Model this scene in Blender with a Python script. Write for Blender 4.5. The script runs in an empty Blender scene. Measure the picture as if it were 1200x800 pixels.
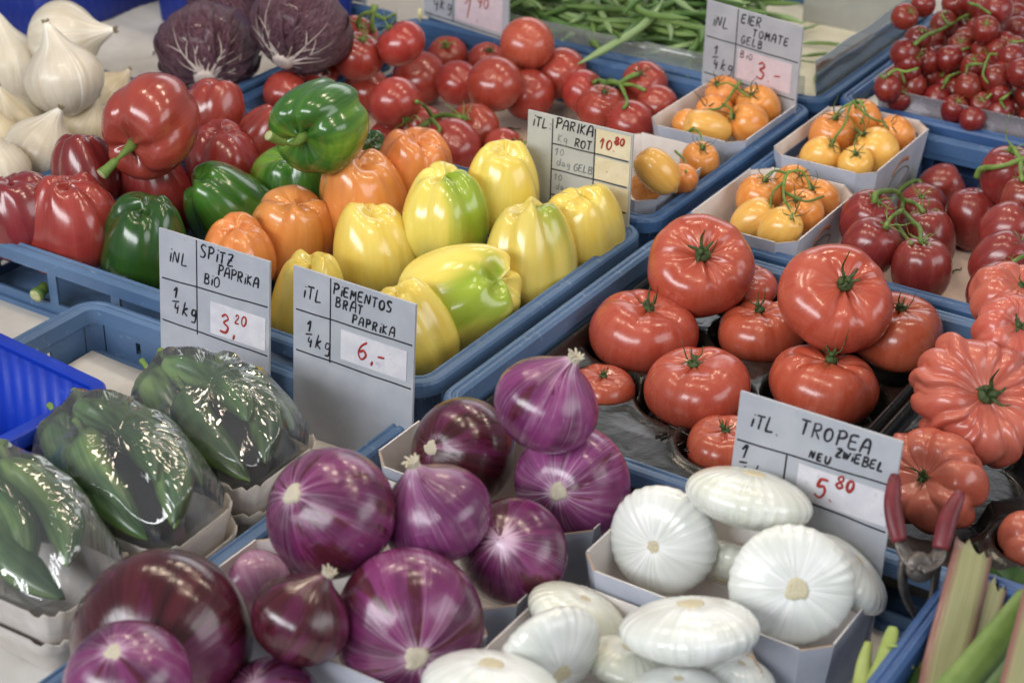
import bpy, math, random
import numpy as np
from mathutils import Matrix, Vector, Quaternion
random.seed(7); rng = np.random.default_rng(7)
PI = math.pi
sc = bpy.context.scene
COL = sc.collection

# ------------------------------------------------------------------ camera
# z = 0 is the plane of the crate rims; the table is 7.5 cm below it
FPX = 2166.1
RM = np.array([[0.838062437568811, 0.5455288480888152, 0.007044617740723458],
               [0.2676764692616662, -0.39989500118024557, -0.8766032716312773],
               [-0.47539526558415657, 0.7365339530082378, -0.48116221539749726]])
CP = np.array([0.82695454, -1.14371735, 0.8227638])
RIGHT, DOWN, FWD = RM
cam_d = bpy.data.cameras.new('camera'); cam = bpy.data.objects.new('camera', cam_d); COL.objects.link(cam)
cam.matrix_world = Matrix(((RIGHT[0], -DOWN[0], -FWD[0], CP[0]), (RIGHT[1], -DOWN[1], -FWD[1], CP[1]),
                           (RIGHT[2], -DOWN[2], -FWD[2], CP[2]), (0, 0, 0, 1)))
cam_d.sensor_width = 36; cam_d.lens = FPX / 1200 * 36; cam_d.clip_start = .02; cam_d.clip_end = 60
cam_d.dof.use_dof = True; cam_d.dof.focus_distance = 1.68; cam_d.dof.aperture_fstop = 7.5
sc.camera = cam
# ------------------------------------------------------------------ light
W = bpy.data.worlds.new('World'); sc.world = W; W.use_nodes = True
W.node_tree.nodes['Background'].inputs[0].default_value = (.86, .92, 1, 1)
W.node_tree.nodes['Background'].inputs[1].default_value = .22
def look_at(o, tgt):
    o.rotation_euler = (Vector(tgt) - o.location).to_track_quat('-Z', 'Y').to_euler()
def area(name, loc, tgt, sx, sy, power, col):
    d = bpy.data.lights.new(name, 'AREA'); d.shape = 'RECTANGLE'; d.size = sx; d.size_y = sy; d.energy = power; d.color = col
    o = bpy.data.objects.new(name, d); COL.objects.link(o); o.location = loc; look_at(o, tgt); return o
# daylight through the open front of the stall, and from the far open side
area('daylight_front', (-.5, -3.0, 1.75), (-.1, .3, 0), 3.4, .8, 94, (.95, .975, 1))
area('daylight_side', (3.2, .4, 1.5), (.1, .3, 0), 2.6, 1.3, 32, (.97, .985, 1))
area('daylight_back', (-1.0, 3.6, 1.6), (-.1, .4, 0), 3.0, 1.0, 18, (.95, .97, 1))
# warm bulbs hanging under the awning
for k, (x, y, z, p) in enumerate([(-.55, .05, 1.05, 4.6), (-.22, -.02, 1.05, 4.6), (.22, .02, 1.1, 4.6), (.55, -.05, 1.1, 4.6), (-.45, .85, 1.1, 5), (-.10, .80, 1.1, 5), (.42, .85, 1.1, 5)]):
    d = bpy.data.lights.new('bulb', 'POINT'); d.energy = p; d.color = (1, .84, .64); d.shadow_soft_size = .06
    o = bpy.data.objects.new('bulb', d); COL.objects.link(o); o.location = (x, y, z)
sc.view_settings.view_transform = 'Standard'; sc.view_settings.look = 'None'; sc.view_settings.gamma = 1
sc.view_settings.exposure = .36; sc.view_settings.use_curve_mapping = False
try:
    sc.cycles.transparent_max_bounces = 24; sc.cycles.max_bounces = 10; sc.cycles.sample_clamp_indirect = 6
except Exception: pass

# ------------------------------------------------------------------ pixel helpers (1200 x 800 photo)
def ray(u, v):
    d = RM.T @ np.array([(u-600)/FPX, (v-400)/FPX, 1.0]); return d          # depth along FWD is the parameter
def at(u, v, z=0.0):
    d = ray(u, v); return CP + d*(z-CP[2])/d[2]
def at_y(u, v, y):
    d = ray(u, v); return CP + d*(y-CP[1])/d[1]
def cv(r, u, t):
    a = r*RIGHT - u*DOWN - t*FWD; return a/np.linalg.norm(a)

# ------------------------------------------------------------------ materials
MATS = {}
def srgb(h):
    c = [int(h[i:i+2], 16)/255 for i in (0, 2, 4)]
    return tuple(x/12.92 if x <= .04045 else ((x+.055)/1.055)**2.4 for x in c) + (1,)
class NT:
    def __init__(s, name):
        s.m = bpy.data.materials.new(name); s.m.use_nodes = True; s.t = s.m.node_tree
        s.b = s.t.nodes['Principled BSDF']; s.out = s.t.nodes['Material Output']; MATS[name] = s.m
    def n(s, typ, **kw):
        x = s.t.nodes.new(typ)
        for k, v in kw.items():
            if k in x.inputs: s.put(x.inputs[k], v)
            else: setattr(x, k, v)
        return x
    def put(s, sock, v):
        if isinstance(v, bpy.types.NodeSocket): s.t.links.new(v, sock)
        else: sock.default_value = v
    def rev(s): return s.n('ShaderNodeAttribute', attribute_name='rev').outputs['Vector']
    def obj(s): return s.n('ShaderNodeTexCoord').outputs['Object']
    def rand(s): return s.n('ShaderNodeObjectInfo').outputs['Random']
    def sep(s, v): return s.n('ShaderNodeSeparateXYZ', Vector=v).outputs
    def math(s, op, a, b=0.0, c=0.0):
        x = s.n('ShaderNodeMath', operation=op); s.put(x.inputs[0], a); s.put(x.inputs[1], b); s.put(x.inputs[2], c); return x.outputs[0]
    def scale(s, v, sx, sy, sz, off=None):
        x = s.n('ShaderNodeVectorMath', operation='MULTIPLY'); s.put(x.inputs[0], v); x.inputs[1].default_value = (sx, sy, sz)
        o = x.outputs[0]
        if off is not None:
            y = s.n('ShaderNodeVectorMath', operation='ADD'); s.put(y.inputs[0], o); 
            cb = s.n('ShaderNodeCombineXYZ'); r = s.math('MULTIPLY', off, 37.0)
            for i in range(3): s.put(cb.inputs[i], r)
            s.put(y.inputs[1], cb.outputs[0]); o = y.outputs[0]
        return o
    def noise(s, v, scale=5, detail=3, rough=.5, dist=0.0):
        x = s.n('ShaderNodeTexNoise'); s.put(x.inputs['Vector'], v); x.inputs['Scale'].default_value = scale
        x.inputs['Detail'].default_value = detail; x.inputs['Roughness'].default_value = rough; x.inputs['Distortion'].default_value = dist
        return x.outputs[0]
    def ramp(s, f, stops):
        x = s.n('ShaderNodeValToRGB'); s.put(x.inputs[0], f); e = x.color_ramp.elements
        while len(e) < len(stops): e.new(.5)
        for k, (p, c) in enumerate(stops):
            e[k].position = p; e[k].color = c if len(c) == 4 else tuple(c) + (1,)
        return x.outputs[0]
    def sm(s, f, lo, hi):
        x = s.n('ShaderNodeMapRange', interpolation_type='SMOOTHSTEP'); s.put(x.inputs[0], f); x.inputs[1].default_value = lo; x.inputs[2].default_value = hi
        return x.outputs[0]
    def mix(s, f, a, b, mode='MIX'):
        x = s.n('ShaderNodeMix', data_type='RGBA', blend_type=mode); s.put(x.inputs[0], f); s.put(x.inputs[6], a); s.put(x.inputs[7], b); return x.outputs[2]
    def bump(s, h, strength=.2, dist=.001):
        x = s.n('ShaderNodeBump'); s.put(x.inputs['Height'], h); x.inputs['Strength'].default_value = strength; x.inputs['Distance'].default_value = dist
        s.t.links.new(x.outputs[0], s.b.inputs['Normal'])
    def set(s, **kw):
        for k, v in kw.items(): s.put(s.b.inputs[{'base': 'Base Color', 'rough': 'Roughness', 'metal': 'Metallic', 'coat': 'Coat Weight', 'coatr': 'Coat Roughness',
            'spec': 'Specular IOR Level', 'sss': 'Subsurface Weight', 'ssr': 'Subsurface Radius', 'sssc': 'Subsurface Scale', 'alpha': 'Alpha', 'sheen': 'Sheen Weight', 'trans': 'Transmission Weight'}[k]], v)
        return s
def jitter(t, col, amt=.12):
    h = t.n('ShaderNodeHueSaturation'); r = t.rand()
    t.put(h.inputs['Color'], col); t.put(h.inputs['Value'], t.math('MULTIPLY_ADD', r, 2*amt, 1-amt))
    t.put(h.inputs['Hue'], t.math('MULTIPLY_ADD', t.math('FRACT', t.math('MULTIPLY', r, 7.31)), .008, .497)); return h.outputs[0]

def fruit_skin(name, c1, c2, c3=None, rough=.24, coat=.25, streak=9, amt=.10, bumpy=.05, green=None):
    """glossy skin: c1..c2 blotches, fine meridional streaks, optional green shoulder patch"""
    t = NT(name); rv = t.rev(); r = t.rand()
    a = t.noise(t.scale(rv, 1.2, 1.2, 1.0, r), 2.2, 4, .55)
    col = t.mix(t.sm(a, .32, .68), srgb(c1), srgb(c2))
    st = t.noise(t.scale(rv, streak, streak, 1.0, r), 1.0, 3, .6)
    col = t.mix(t.math('MULTIPLY', t.sm(st, .5, .75), .22), col, srgb(c3 or c2))
    sp = t.noise(t.scale(rv, 26, 26, 40, r), 1.0, 2, .5)
    col = t.mix(t.math('MULTIPLY', t.sm(sp, .66, .74), .16), col, srgb(c3 or c2))
    if green:
        gcol, lo, hi, k = green
        g = t.noise(t.scale(rv, .55, .55, .8, r), 1.0, 3, .5)
        g = t.math('ADD', g, t.math('MULTIPLY', st, .10))
        if 'yellow' in name:
            sx = t.sep(rv); g = t.math('ADD', t.math('MULTIPLY_ADD', g, .55, .24), t.math('MULTIPLY_ADD', sx[0], .16, t.math('MULTIPLY_ADD', sx[2], -.22, .04)))
        g = t.sm(g, lo, hi)
        col = t.mix(t.math('MULTIPLY', g, k), col, srgb(gcol))
    t.set(base=jitter(t, col, amt), rough=t.math('MULTIPLY_ADD', a, .16, rough-.06), coat=coat, coatr=.12, spec=.5, sss=.06, ssr=(.012, .004, .002), sssc=.3)
    t.bump(t.math('ADD', t.noise(t.scale(rv, 4, 4, 5, r), 1.6, 3, .5), t.math('MULTIPLY', sp, .05)), bumpy, .01)
    return t.m
fruit_skin('pepper_red', '8A2E2A', '983A34', 'AC5C52', rough=.20, coat=.35)
fruit_skin('pepper_dark_red', '6E2428', '7E2C30', '94484A', rough=.20, coat=.35)
fruit_skin('pepper_green', '3D6C26', '2F5820', '6A9440', rough=.19, coat=.35, green=('7FA62E', .58, .75, .7))
fruit_skin('pepper_dark_green', '2A4F1C', '21421A', '47702C', rough=.19, coat=.35)
fruit_skin('pepper_orange', 'CE7C40', 'DA8C4C', 'E4A468', rough=.21, coat=.35)
fruit_skin('pepper_yellow', 'D8BC52', 'DEC866', 'E6D68E', rough=.21, coat=.35)
fruit_skin('pepper_yellow_green', 'D8C25A', 'DECC6C', 'E6DA96', rough=.21, coat=.35, green=('7C9A22', .54, .68, .88))
fruit_skin('long_pepper', '48683A', '32502A', '6C8C50', rough=.3, amt=.3, green=('8AA45E', .52, .7, .7))
fruit_skin('tomato_red', '8E3028', '9C3C32', 'B05A4C', rough=.22, streak=14, amt=.08)
fruit_skin('tomato_plum', '762824', '86342E', '984C46', rough=.24, streak=14, amt=.08)
fruit_skin('tomato_cherry', '6E1E1A', '7C2822', '92443A', rough=.27, streak=14, amt=.08)
fruit_skin('tomato_orange', 'D27E34', 'DC9450', 'E4AC70', rough=.22, streak=14, amt=.08)
fruit_skin('tomato_yellow', 'DCA048', 'E2B05C', 'EAC682', rough=.22, streak=14, amt=.05)
fruit_skin('tomato_beef', 'A2432F', 'AE523E', 'BE705A', rough=.25, streak=10, amt=.05)
fruit_skin('tomato_ribbed', 'AE5040', 'BA6452', 'C8826E', rough=.28, streak=8, amt=.05)

def leafy(name, c1, c2, rough=.5, scale=60):
    t = NT(name); a = t.noise(t.obj(), scale, 4, .6)
    t.set(base=jitter(t, t.mix(t.sm(a, .3, .7), srgb(c1), srgb(c2)), .12), rough=rough, spec=.35); t.bump(a, .25, .002); return t.m
leafy('stem_green', '55702F', '748C46', .5); leafy('stem_dark', '2C3D20', '485A2E', .55); leafy('stem_cut', 'B9B98A', '9AA070', .7, 300)
leafy('bean', '56733A', '708A4C', .42, 40); leafy('bean_pale', '7A9460', '90A676', .45, 40); leafy('bean_dark', '42602E', '56763E', .42, 40)
leafy('celery', '8E9C50', 'A4AE6C', .45, 30); leafy('celery_green', '5C7438', '748A48', .45, 30); leafy('leaf_green', '37562A', '4F7038', .5, 40)
leafy('flower', 'D8D4A8', 'C8C890', .6, 200)

def onion(name, base, dark, light, k_light=.8, dry=None, rough=.24, coat=.4, amt=.06, fine=(44, .45)):
    t = NT(name); rv = t.rev(); r = t.rand()
    a = t.noise(t.scale(rv, 1.0, 1.0, .8, r), 1.7, 4, .6)
    col = t.mix(t.sm(a, .35, .65), srgb(base), srgb(dark))
    s1 = t.noise(t.scale(rv, 7, 7, .7, r), 1.0, 4, .65); s2 = t.noise(t.scale(rv, fine[0], fine[0], .6, r), 1.0, 2, .6)
    tz = t.sep(rv)[2]
    md = t.sm(t.noise(t.scale(rv, 1.6, 1.6, 2.2, r), 1.3, 4, .6), .42, .66)
    pl_ = t.math('MAXIMUM', t.sm(tz, .30, .04), t.sm(tz, .66, .96)); md = t.math('MAXIMUM', t.math('MULTIPLY_ADD', md, .75, .10), t.math('MULTIPLY', pl_, 1.6))
    col = t.mix(t.math('MULTIPLY', t.math('MULTIPLY', t.sm(s1, .50, .72), md), k_light*.55), col, srgb(light))
    col = t.mix(t.math('MULTIPLY', t.math('MULTIPLY', t.sm(s2, .52, .70), md), k_light*fine[1]), col, srgb(light))
    pole = t.math('ADD', t.sm(tz, .16, .03), t.math('MULTIPLY', t.sm(tz, .88, .99), .8))
    col = t.mix(t.math('MULTIPLY', pole, t.sm(t.math('ADD', s1, t.math('MULTIPLY', pole, .3)), .5, .75)), col, srgb(light))
    sp = t.noise(t.scale(rv, 9, 9, 7, r), 1.0, 4, .7)
    col = t.mix(t.math('MULTIPLY', t.sm(sp, .66, .72), .45*k_light), col, srgb(light))
    rr = rough
    if dry:
        d = t.sm(t.math('ADD', t.noise(t.scale(rv, 1.3, 1.3, 1.1, r), 1.2, 5, .62, .4), t.math('MULTIPLY', s2, .06)), dry[1], dry[1]+.05)
        col = t.mix(t.math('MULTIPLY', d, .93), col, t.mix(t.sm(s1, .3, .7), srgb(dry[0]), srgb(dry[2])))
        rr = t.math('MULTIPLY_ADD', d, -.06, rough)
    t.set(base=jitter(t, col, amt), rough=rr, coat=coat, coatr=.14, spec=.45, sss=.3 if 'flat' in name else .08, ssr=(.012, .011, .008), sssc=.5)
    t.bump(t.math('ADD', t.math('MULTIPLY', s2, .5), t.math('ADD', s1, t.math('MULTIPLY', sp, .25))), .14, .006); return t.m
onion('onion_red', '742C5E', '4C183C', 'CCAEC2', .46, ('3E141E', .58, '5A2430'))
onion('onion_red_bright', '823A70', '5E2450', 'D8C0D0', .60, ('451528', .63, '5E2438'))
onion('onion_red_dark', '5A1C40', '401224', 'A86A92', .30, ('2E0E14', .46, '4C1C22'))
onion('onion_red_pale', 'B58AA0', 'A0648A', 'DDD0D0', .9)
onion('onion_flat_white', 'CDD0CA', 'DADCD8', 'F2F2F2', .75, None, .22, .45, .03, (22, 1.0))
onion('onion_flat_green', 'D0D3C4', 'D8DACE', 'E8E8E0', .75, None, .22, .45, .03, (22, 1.0))
onion('onion_flat_edge', 'CFD3C6', 'DCDED6', 'F2F2F0', .75, None, .22, .45, .02, (22, 1.0))
onion('onion_white', 'BFB4A0', 'CEC5B4', 'EEEAE2', .85, None, .36, .15, .04, (34, 1.0))
onion('onion_cream', 'B8A888', 'C6B89C', 'E0D8C6', .8, None, .40, .1, .04, (34, 1.0))
t = NT('dry_skin'); o_ = t.obj(); a = t.noise(o_, 3, 4, .6); b = t.noise(t.scale(o_, 30, 30, 6), 1, 3, .6); t.set(base=t.mix(t.sm(a, .35, .65), srgb('3C1620'), t.mix(t.sm(b, .4, .7), srgb('54222C'), srgb('7C4A44'))), rough=.26, coat=.25); t.bump(b, .2, .004)
t = NT('root_fibre'); a = t.noise(t.obj(), 500, 4, .7); t.set(base=t.mix(t.sm(a, .3, .7), srgb('CFC2A4'), srgb('E9E2D0')), rough=.85); t.bump(a, .7, .002)
t = NT('root_soft'); a = t.noise(t.obj(), 30, 4, .7); t.set(base=t.mix(t.sm(a, .3, .7), srgb('B4A884'), srgb('CEC6AE')), rough=.7)
t = NT('root_brown'); a = t.noise(t.obj(), 400, 4, .7); t.set(base=t.mix(t.sm(a, .3, .7), srgb('6E6048'), srgb('A39474')), rough=.85); t.bump(a, .7, .002)
t = NT('radicchio'); rv = t.rev(); a = t.noise(t.obj(), 22, 5, .6); b = t.noise(t.scale(rv, 9, 9, 3), 1.5, 4, .6)
t.set(base=t.mix(t.sm(b, .35, .7), t.mix(t.sm(a, .3, .7), srgb('462632'), srgb('583440')), srgb('755260')), rough=.36, coat=.12); t.bump(t.math('ADD', a, b), .8, .010)
t = NT('radicchio_vein'); a = t.noise(t.obj(), 80, 3, .6); t.set(base=t.mix(t.sm(a, .3, .7), srgb('AC9C96'), srgb('CCC0B8')), rough=.5)

def plastic(name, c1, c2, rough=.42, scratch='9DB0C8', k=.5, tr=0.0):
    t = NT(name); o = t.obj()
    a = t.noise(o, 9, 4, .6); s = t.noise(t.scale(o, 30, 140, 60), 1.0, 4, .75); s2 = t.noise(o, 160, 3, .7)
    col = t.mix(t.sm(a, .3, .7), srgb(c1), srgb(c2))
    col = t.mix(t.math('MULTIPLY', t.math('ADD', t.sm(s, .60, .72), t.sm(s2, .68, .78)), k), col, srgb(scratch))
    t.set(base=col, rough=t.math('MULTIPLY_ADD', s, .25, rough-.1), spec=.42); t.bump(t.math('ADD', t.math('MULTIPLY', s2, .4), a), .12, .003); return t.m
plastic('crate_blue', '325078', '3E5E86', scratch='879BB4'); plastic('crate_grey_blue', '486282', '556F90', k=.6, scratch='93A4BA'); plastic('crate_deep', '2C4A78', '385888', k=.35, scratch='6E86A8')
plastic('bin_blue', '0D2C94', '1336A8', .34, '4A63C0', .25); plastic('bin_navy', '14246E', '1A2D80', .42, '3C4C98', .25)
t = NT('tray_black'); o = t.obj(); a = t.noise(o, 26, 4, .6, .6); b = t.noise(o, 90, 3, .6); d = t.noise(o, 240, 2, .6)
t.set(base=t.mix(t.sm(b, .6, .75), (.012, .011, .010, 1), (.035, .030, .026, 1)), rough=t.math('MULTIPLY_ADD', b, .22, .12), spec=.42); t.bump(t.math('ADD', a, t.math('MULTIPLY', b, .06)), .10, .008)
def card(name, c1, c2, stain=None):
    t = NT(name); o = t.obj(); a = t.noise(o, 30, 4, .6); fb = t.noise(t.scale(o, 300, 300, 900), 1, 3, .6)
    col = t.mix(t.sm(a, .3, .7), srgb(c1), srgb(c2))
    if stain: col = t.mix(t.math('MULTIPLY', t.sm(t.noise(o, 45, 4, .6, .5), .70, .76), .55), col, srgb(stain))
    t.set(base=col, rough=.75, spec=.25); t.bump(fb, .12, .001); return t.m
card('carton_white', 'CFC8C4', 'DAD5D2', '9A4A58'); card('carton_grey', 'A9AEBC', 'B6BAC6', '8A8A98'); card('pulp', 'A9A29C', 'BDB6B0', '8A807A')
card('paper', 'CFCAC2', 'DAD6CF', 'A8A298'); card('paper_cream', 'CDC8B4', 'D8D4C2'); card('paper_pink', 'BFA898', 'C8B4A6', '9A8070'); card('print', '5E6448', '767A60'); card('print_red', 'A8705A', 'B58A70')
card('edge_brown', 'A08A78', 'B09C8A')
t = NT('sign_board'); o = t.obj(); a = t.noise(o, 30, 4, .6); b = t.noise(t.scale(o, 60, 60, 300), 1, 4, .75); c = t.noise(o, 120, 4, .7)
col = t.mix(t.sm(a, .3, .7), srgb('A0A3AB'), srgb('ACAFB5')); col = t.mix(t.math('MULTIPLY', t.sm(c, .66, .74), .4), col, srgb('6A6C76'))
t.set(base=col, rough=t.math('MULTIPLY_ADD', b, .2, .34), spec=.4); t.bump(b, .04, .002)
t = NT('sign_board_warm'); o = t.obj(); a = t.noise(o, 30, 4, .6); c = t.noise(o, 110, 4, .7)
col = t.mix(t.sm(a, .3, .7), srgb('A6A8A6'), srgb('B2B4B0')); col = t.mix(t.math('MULTIPLY', t.sm(c, .64, .72), .4), col, srgb('6A6C6A')); t.set(base=col, rough=.45)
def flat(name, c1, c2, rough=.6, sc_=60, dirt=None):
    t = NT(name); a = t.noise(t.obj(), sc_, 4, .65); col = t.mix(t.sm(a, .3, .7), srgb(c1), srgb(c2))
    if dirt: col = t.mix(t.math('MULTIPLY', t.sm(t.noise(t.obj(), 90, 4, .7), .6, .72), .5), col, srgb(dirt))
    t.set(base=col, rough=rough, spec=.35); return t.m
flat('sticker', 'C4C2CA', 'D2D0D4', .5, 50, '9A98A0'); flat('sticker_cream', 'CBC0A0', 'D6CCB2', .6, 60, 'A89C80'); flat('sticker_pink', 'C4B4BC', 'CFC0C6', .5, 60, 'A0929A')
flat('ink_black', '15151A', '22222A', .45); flat('ink_faint', '60646A', '82868A', .6, 400); flat('ink_red', '8E2A26', 'A5352E', .5, 300)
flat('handle_red', '5E2228', '722C34', .42, 60, '8A5058'); flat('table_white', 'BEB8B0', 'CAC5BE', .7, 12)
t = NT('steel'); a = t.noise(t.obj(), 120, 4, .7); t.set(base=t.mix(t.sm(a, .4, .7), srgb('585350'), srgb('78726C')), metal=.8, rough=.5); t.bump(a, .2, .002)
t = NT('grey_metal'); a = t.noise(t.obj(), 18, 4, .6); t.set(base=t.mix(t.sm(a, .3, .7), srgb('8E8E88'), srgb('9C9C96')), rough=.5, metal=.1)
t = NT('rhubarb'); rv = t.rev(); x, y, z = t.sep(rv)[0], t.sep(rv)[1], t.sep(rv)[2]
st = t.noise(t.scale(rv, 14, 14, .5), 1.5, 3, .6); k = t.sm(t.math('ABSOLUTE', x), .45, .95)
col = t.mix(t.sm(st, .35, .65), srgb('86845A'), srgb('9A9A70')); col = t.mix(t.math('MULTIPLY', k, .85), col, srgb('743C42')); t.set(base=col, rough=.4, coat=.1); t.bump(st, .3, .003)

def clear_film(name, tint, glossy, base=.04, wr=None, rough=.06):
    """thin clear plastic: see-through, mirror-like at grazing angles, creased"""
    t = NT(name); nt = t.t; nt.nodes.remove(t.b)
    tr = t.n('ShaderNodeBsdfTransparent'); tr.inputs[0].default_value = tint
    gl = t.n('ShaderNodeBsdfGlossy'); gl.inputs[0].default_value = (1, 1, 1, 1); gl.inputs['Roughness'].default_value = rough
    lw = t.n('ShaderNodeFresnel'); lw.inputs[0].default_value = 1.5
    fac = t.math('MULTIPLY_ADD', lw.outputs[0], glossy, base)
    if wr:
        rv = t.rev(); o = t.obj()
        s = t.math('MULTIPLY', t.sm(t.noise(t.scale(rv, wr, wr, 1.2), 1.0, 2, .5), .45, .62), t.sm(t.noise(t.scale(rv, 3, 3, 2.5), 1.0, 2, .5), .40, .60)); b = t.noise(o, 38, 3, .5, 1.2)
        h = t.math('ADD', t.math('MULTIPLY', s, .9), t.math('MULTIPLY', b, .08))
        bp = t.n('ShaderNodeBump'); bp.inputs['Strength'].default_value = .14; bp.inputs['Distance'].default_value = .008; t.put(bp.inputs['Height'], h)
        t.put(gl.inputs['Normal'], bp.outputs[0]); t.put(lw.inputs['Normal'], bp.outputs[0])
    df = t.n('ShaderNodeBsdfDiffuse'); df.inputs[0].default_value = (.8, .82, .84, 1); m0 = t.n('ShaderNodeMixShader'); m0.inputs[0].default_value = .035; t.put(m0.inputs[1], tr.outputs[0]); t.put(m0.inputs[2], df.outputs[0])
    mx = t.n('ShaderNodeMixShader'); t.put(mx.inputs[0], fac); t.put(mx.inputs[1], m0.outputs[0]); t.put(mx.inputs[2], gl.outputs[0]); nt.links.new(mx.outputs[0], t.out.inputs[0]); return t.m
clear_film('bag_film', (.97, .98, .98, 1), 1.5, .03, 20, .05)
def hazy_film(name, tint, haze, hz):
    t = NT(name); nt = t.t; nt.nodes.remove(t.b)
    tr = t.n('ShaderNodeBsdfTransparent'); tr.inputs[0].default_value = tint
    df = t.n('ShaderNodeBsdfDiffuse'); df.inputs[0].default_value = haze
    gl = t.n('ShaderNodeBsdfGlossy'); gl.inputs['Roughness'].default_value = .12
    a = t.noise(t.obj(), 30, 4, .6)
    m1 = t.n('ShaderNodeMixShader'); t.put(m1.inputs[0], t.math('MULTIPLY_ADD', a, .2, hz-.1)); t.put(m1.inputs[1], tr.outputs[0]); t.put(m1.inputs[2], df.outputs[0])
    lw = t.n('ShaderNodeFresnel'); lw.inputs[0].default_value = 1.45
    m2 = t.n('ShaderNodeMixShader'); t.put(m2.inputs[0], t.math('MULTIPLY_ADD', lw.outputs[0], .8, .02)); t.put(m2.inputs[1], m1.outputs[0]); t.put(m2.inputs[2], gl.outputs[0]); nt.links.new(m2.outputs[0], t.out.inputs[0]); return t.m
hazy_film('film_sheet', (.93, .95, .94, 1), (.50, .54, .52, 1), .20); hazy_film('punnet_film', (.93, .92, .94, 1), (.66, .62, .66, 1), .34)

# ------------------------------------------------------------------ mesh helpers
def mk(name, V, F, mat, smooth=True, rev=None):
    me = bpy.data.meshes.new(name); me.from_pydata([tuple(map(float, v)) for v in V], [], F)
    me.materials.append(MATS[mat])
    if smooth: me.shade_smooth()
    if rev is not None:
        at_ = me.attributes.new('rev', 'FLOAT_VECTOR', 'POINT'); at_.data.foreach_set('vector', np.asarray(rev, dtype=np.float32).ravel())
    me.update(); return me
def obj(name, me, parent=None, loc=(0, 0, 0), quat=None, scale=1.0, mat=None):
    o = bpy.data.objects.new(name, me); COL.objects.link(o)
    o.location = tuple(loc)
    if quat is not None: o.rotation_mode = 'QUATERNION'; o.rotation_quaternion = quat
    o.scale = (scale,)*3 if np.isscalar(scale) else tuple(scale)
    if parent is not None: o.parent = parent
    if mat: o.material_slots[0].link = 'OBJECT'; o.material_slots[0].material = MATS[mat]
    return o
def tag(o, label, cat, group=None):
    o['label'] = label; o['category'] = cat
    if group: o['group'] = group
    return o
def thing(name, label, cat, loc=(0, 0, 0), group=None):
    o = bpy.data.objects.new(name, None); COL.objects.link(o); o.location = tuple(loc); o.empty_display_size = .02
    return tag(o, label, cat, group)
class MB:
    def __init__(s): s.V = []; s.F = []; s.R = []
    def add(s, V, F, R=None):
        n = len(s.V); s.V += [tuple(v) for v in V]; s.F += [tuple(i+n for i in f) for f in F]
        s.R += [tuple(r) for r in (R if R is not None else [(0, 0, 0)]*len(V))]; return s
    def box(s, x0, x1, y0, y1, z0, z1):
        return s.add([(x0, y0, z0), (x1, y0, z0), (x1, y1, z0), (x0, y1, z0), (x0, y0, z1), (x1, y0, z1), (x1, y1, z1), (x0, y1, z1)],
                     [(0, 3, 2, 1), (4, 5, 6, 7), (0, 1, 5, 4), (1, 2, 6, 5), (2, 3, 7, 6), (3, 0, 4, 7)])
    def prism(s, bot, top):
        n = len(bot); return s.add(list(bot)+list(top), [tuple(range(n))[::-1], tuple(range(n, 2*n))] + [(i, (i+1) % n, n+(i+1) % n, n+i) for i in range(n)])
    def tube(s, P, rad, ns=8, flat=None, nrm=None):
        P = np.asarray(P, float); n = len(P); rad = np.broadcast_to(np.asarray(rad, float), (n,))
        T = np.gradient(P, axis=0); T /= np.linalg.norm(T, axis=1)[:, None]+1e-12
        if nrm is None:
            a = np.array([0, 0, 1.]) if abs(T[0][2]) < .9 else np.array([1., 0, 0])
        V = []; R = []
        u = None
        for i in range(n):
            if nrm is not None: u = np.cross(nrm, T[i])
            else:
                u = np.cross(a, T[i]) if u is None else u - T[i]*np.dot(u, T[i])
            u = u/(np.linalg.norm(u)+1e-12); w = np.cross(T[i], u)
            for k in range(ns):
                th = 2*PI*k/ns; V.append(P[i] + rad[i]*(math.cos(th)*u + (flat if flat else 1)*math.sin(th)*w)); R.append((math.cos(th), math.sin(th), i/(n-1)))
        F = [(i*ns+k, i*ns+(k+1) % ns, (i+1)*ns+(k+1) % ns, (i+1)*ns+k) for i in range(n-1) for k in range(ns)]
        V += [P[0], P[-1]]; R += [(0, 0, 0), (0, 0, 1)]
        c0, c1 = n*ns, n*ns+1
        F += [(c0, (k+1) % ns, k) for k in range(ns)] + [(c1, (n-1)*ns+k, (n-1)*ns+(k+1) % ns) for k in range(ns)]
        return s.add(V, F, R)
    def mesh(s, name, mat, smooth=True): return mk(name, s.V, s.F, mat, smooth, s.R)
def spline(P, m=6):
    P = np.asarray(P, float)
    if len(P) < 3: return np.array([P[0]*(1-t)+P[-1]*t for t in np.linspace(0, 1, m+1)])
    Q = np.vstack([2*P[0]-P[1], P, 2*P[-1]-P[-2]]); out = []
    for i in range(1, len(Q)-2):
        a, b, c, d = Q[i-1:i+3]
        for t in np.linspace(0, 1, m, endpoint=False):
            out.append(.5*((2*b)+(-a+c)*t+(2*a-5*b+4*c-d)*t*t+(-a+3*b-3*c+d)*t**3))
    return np.array(out+[P[-1]])

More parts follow.
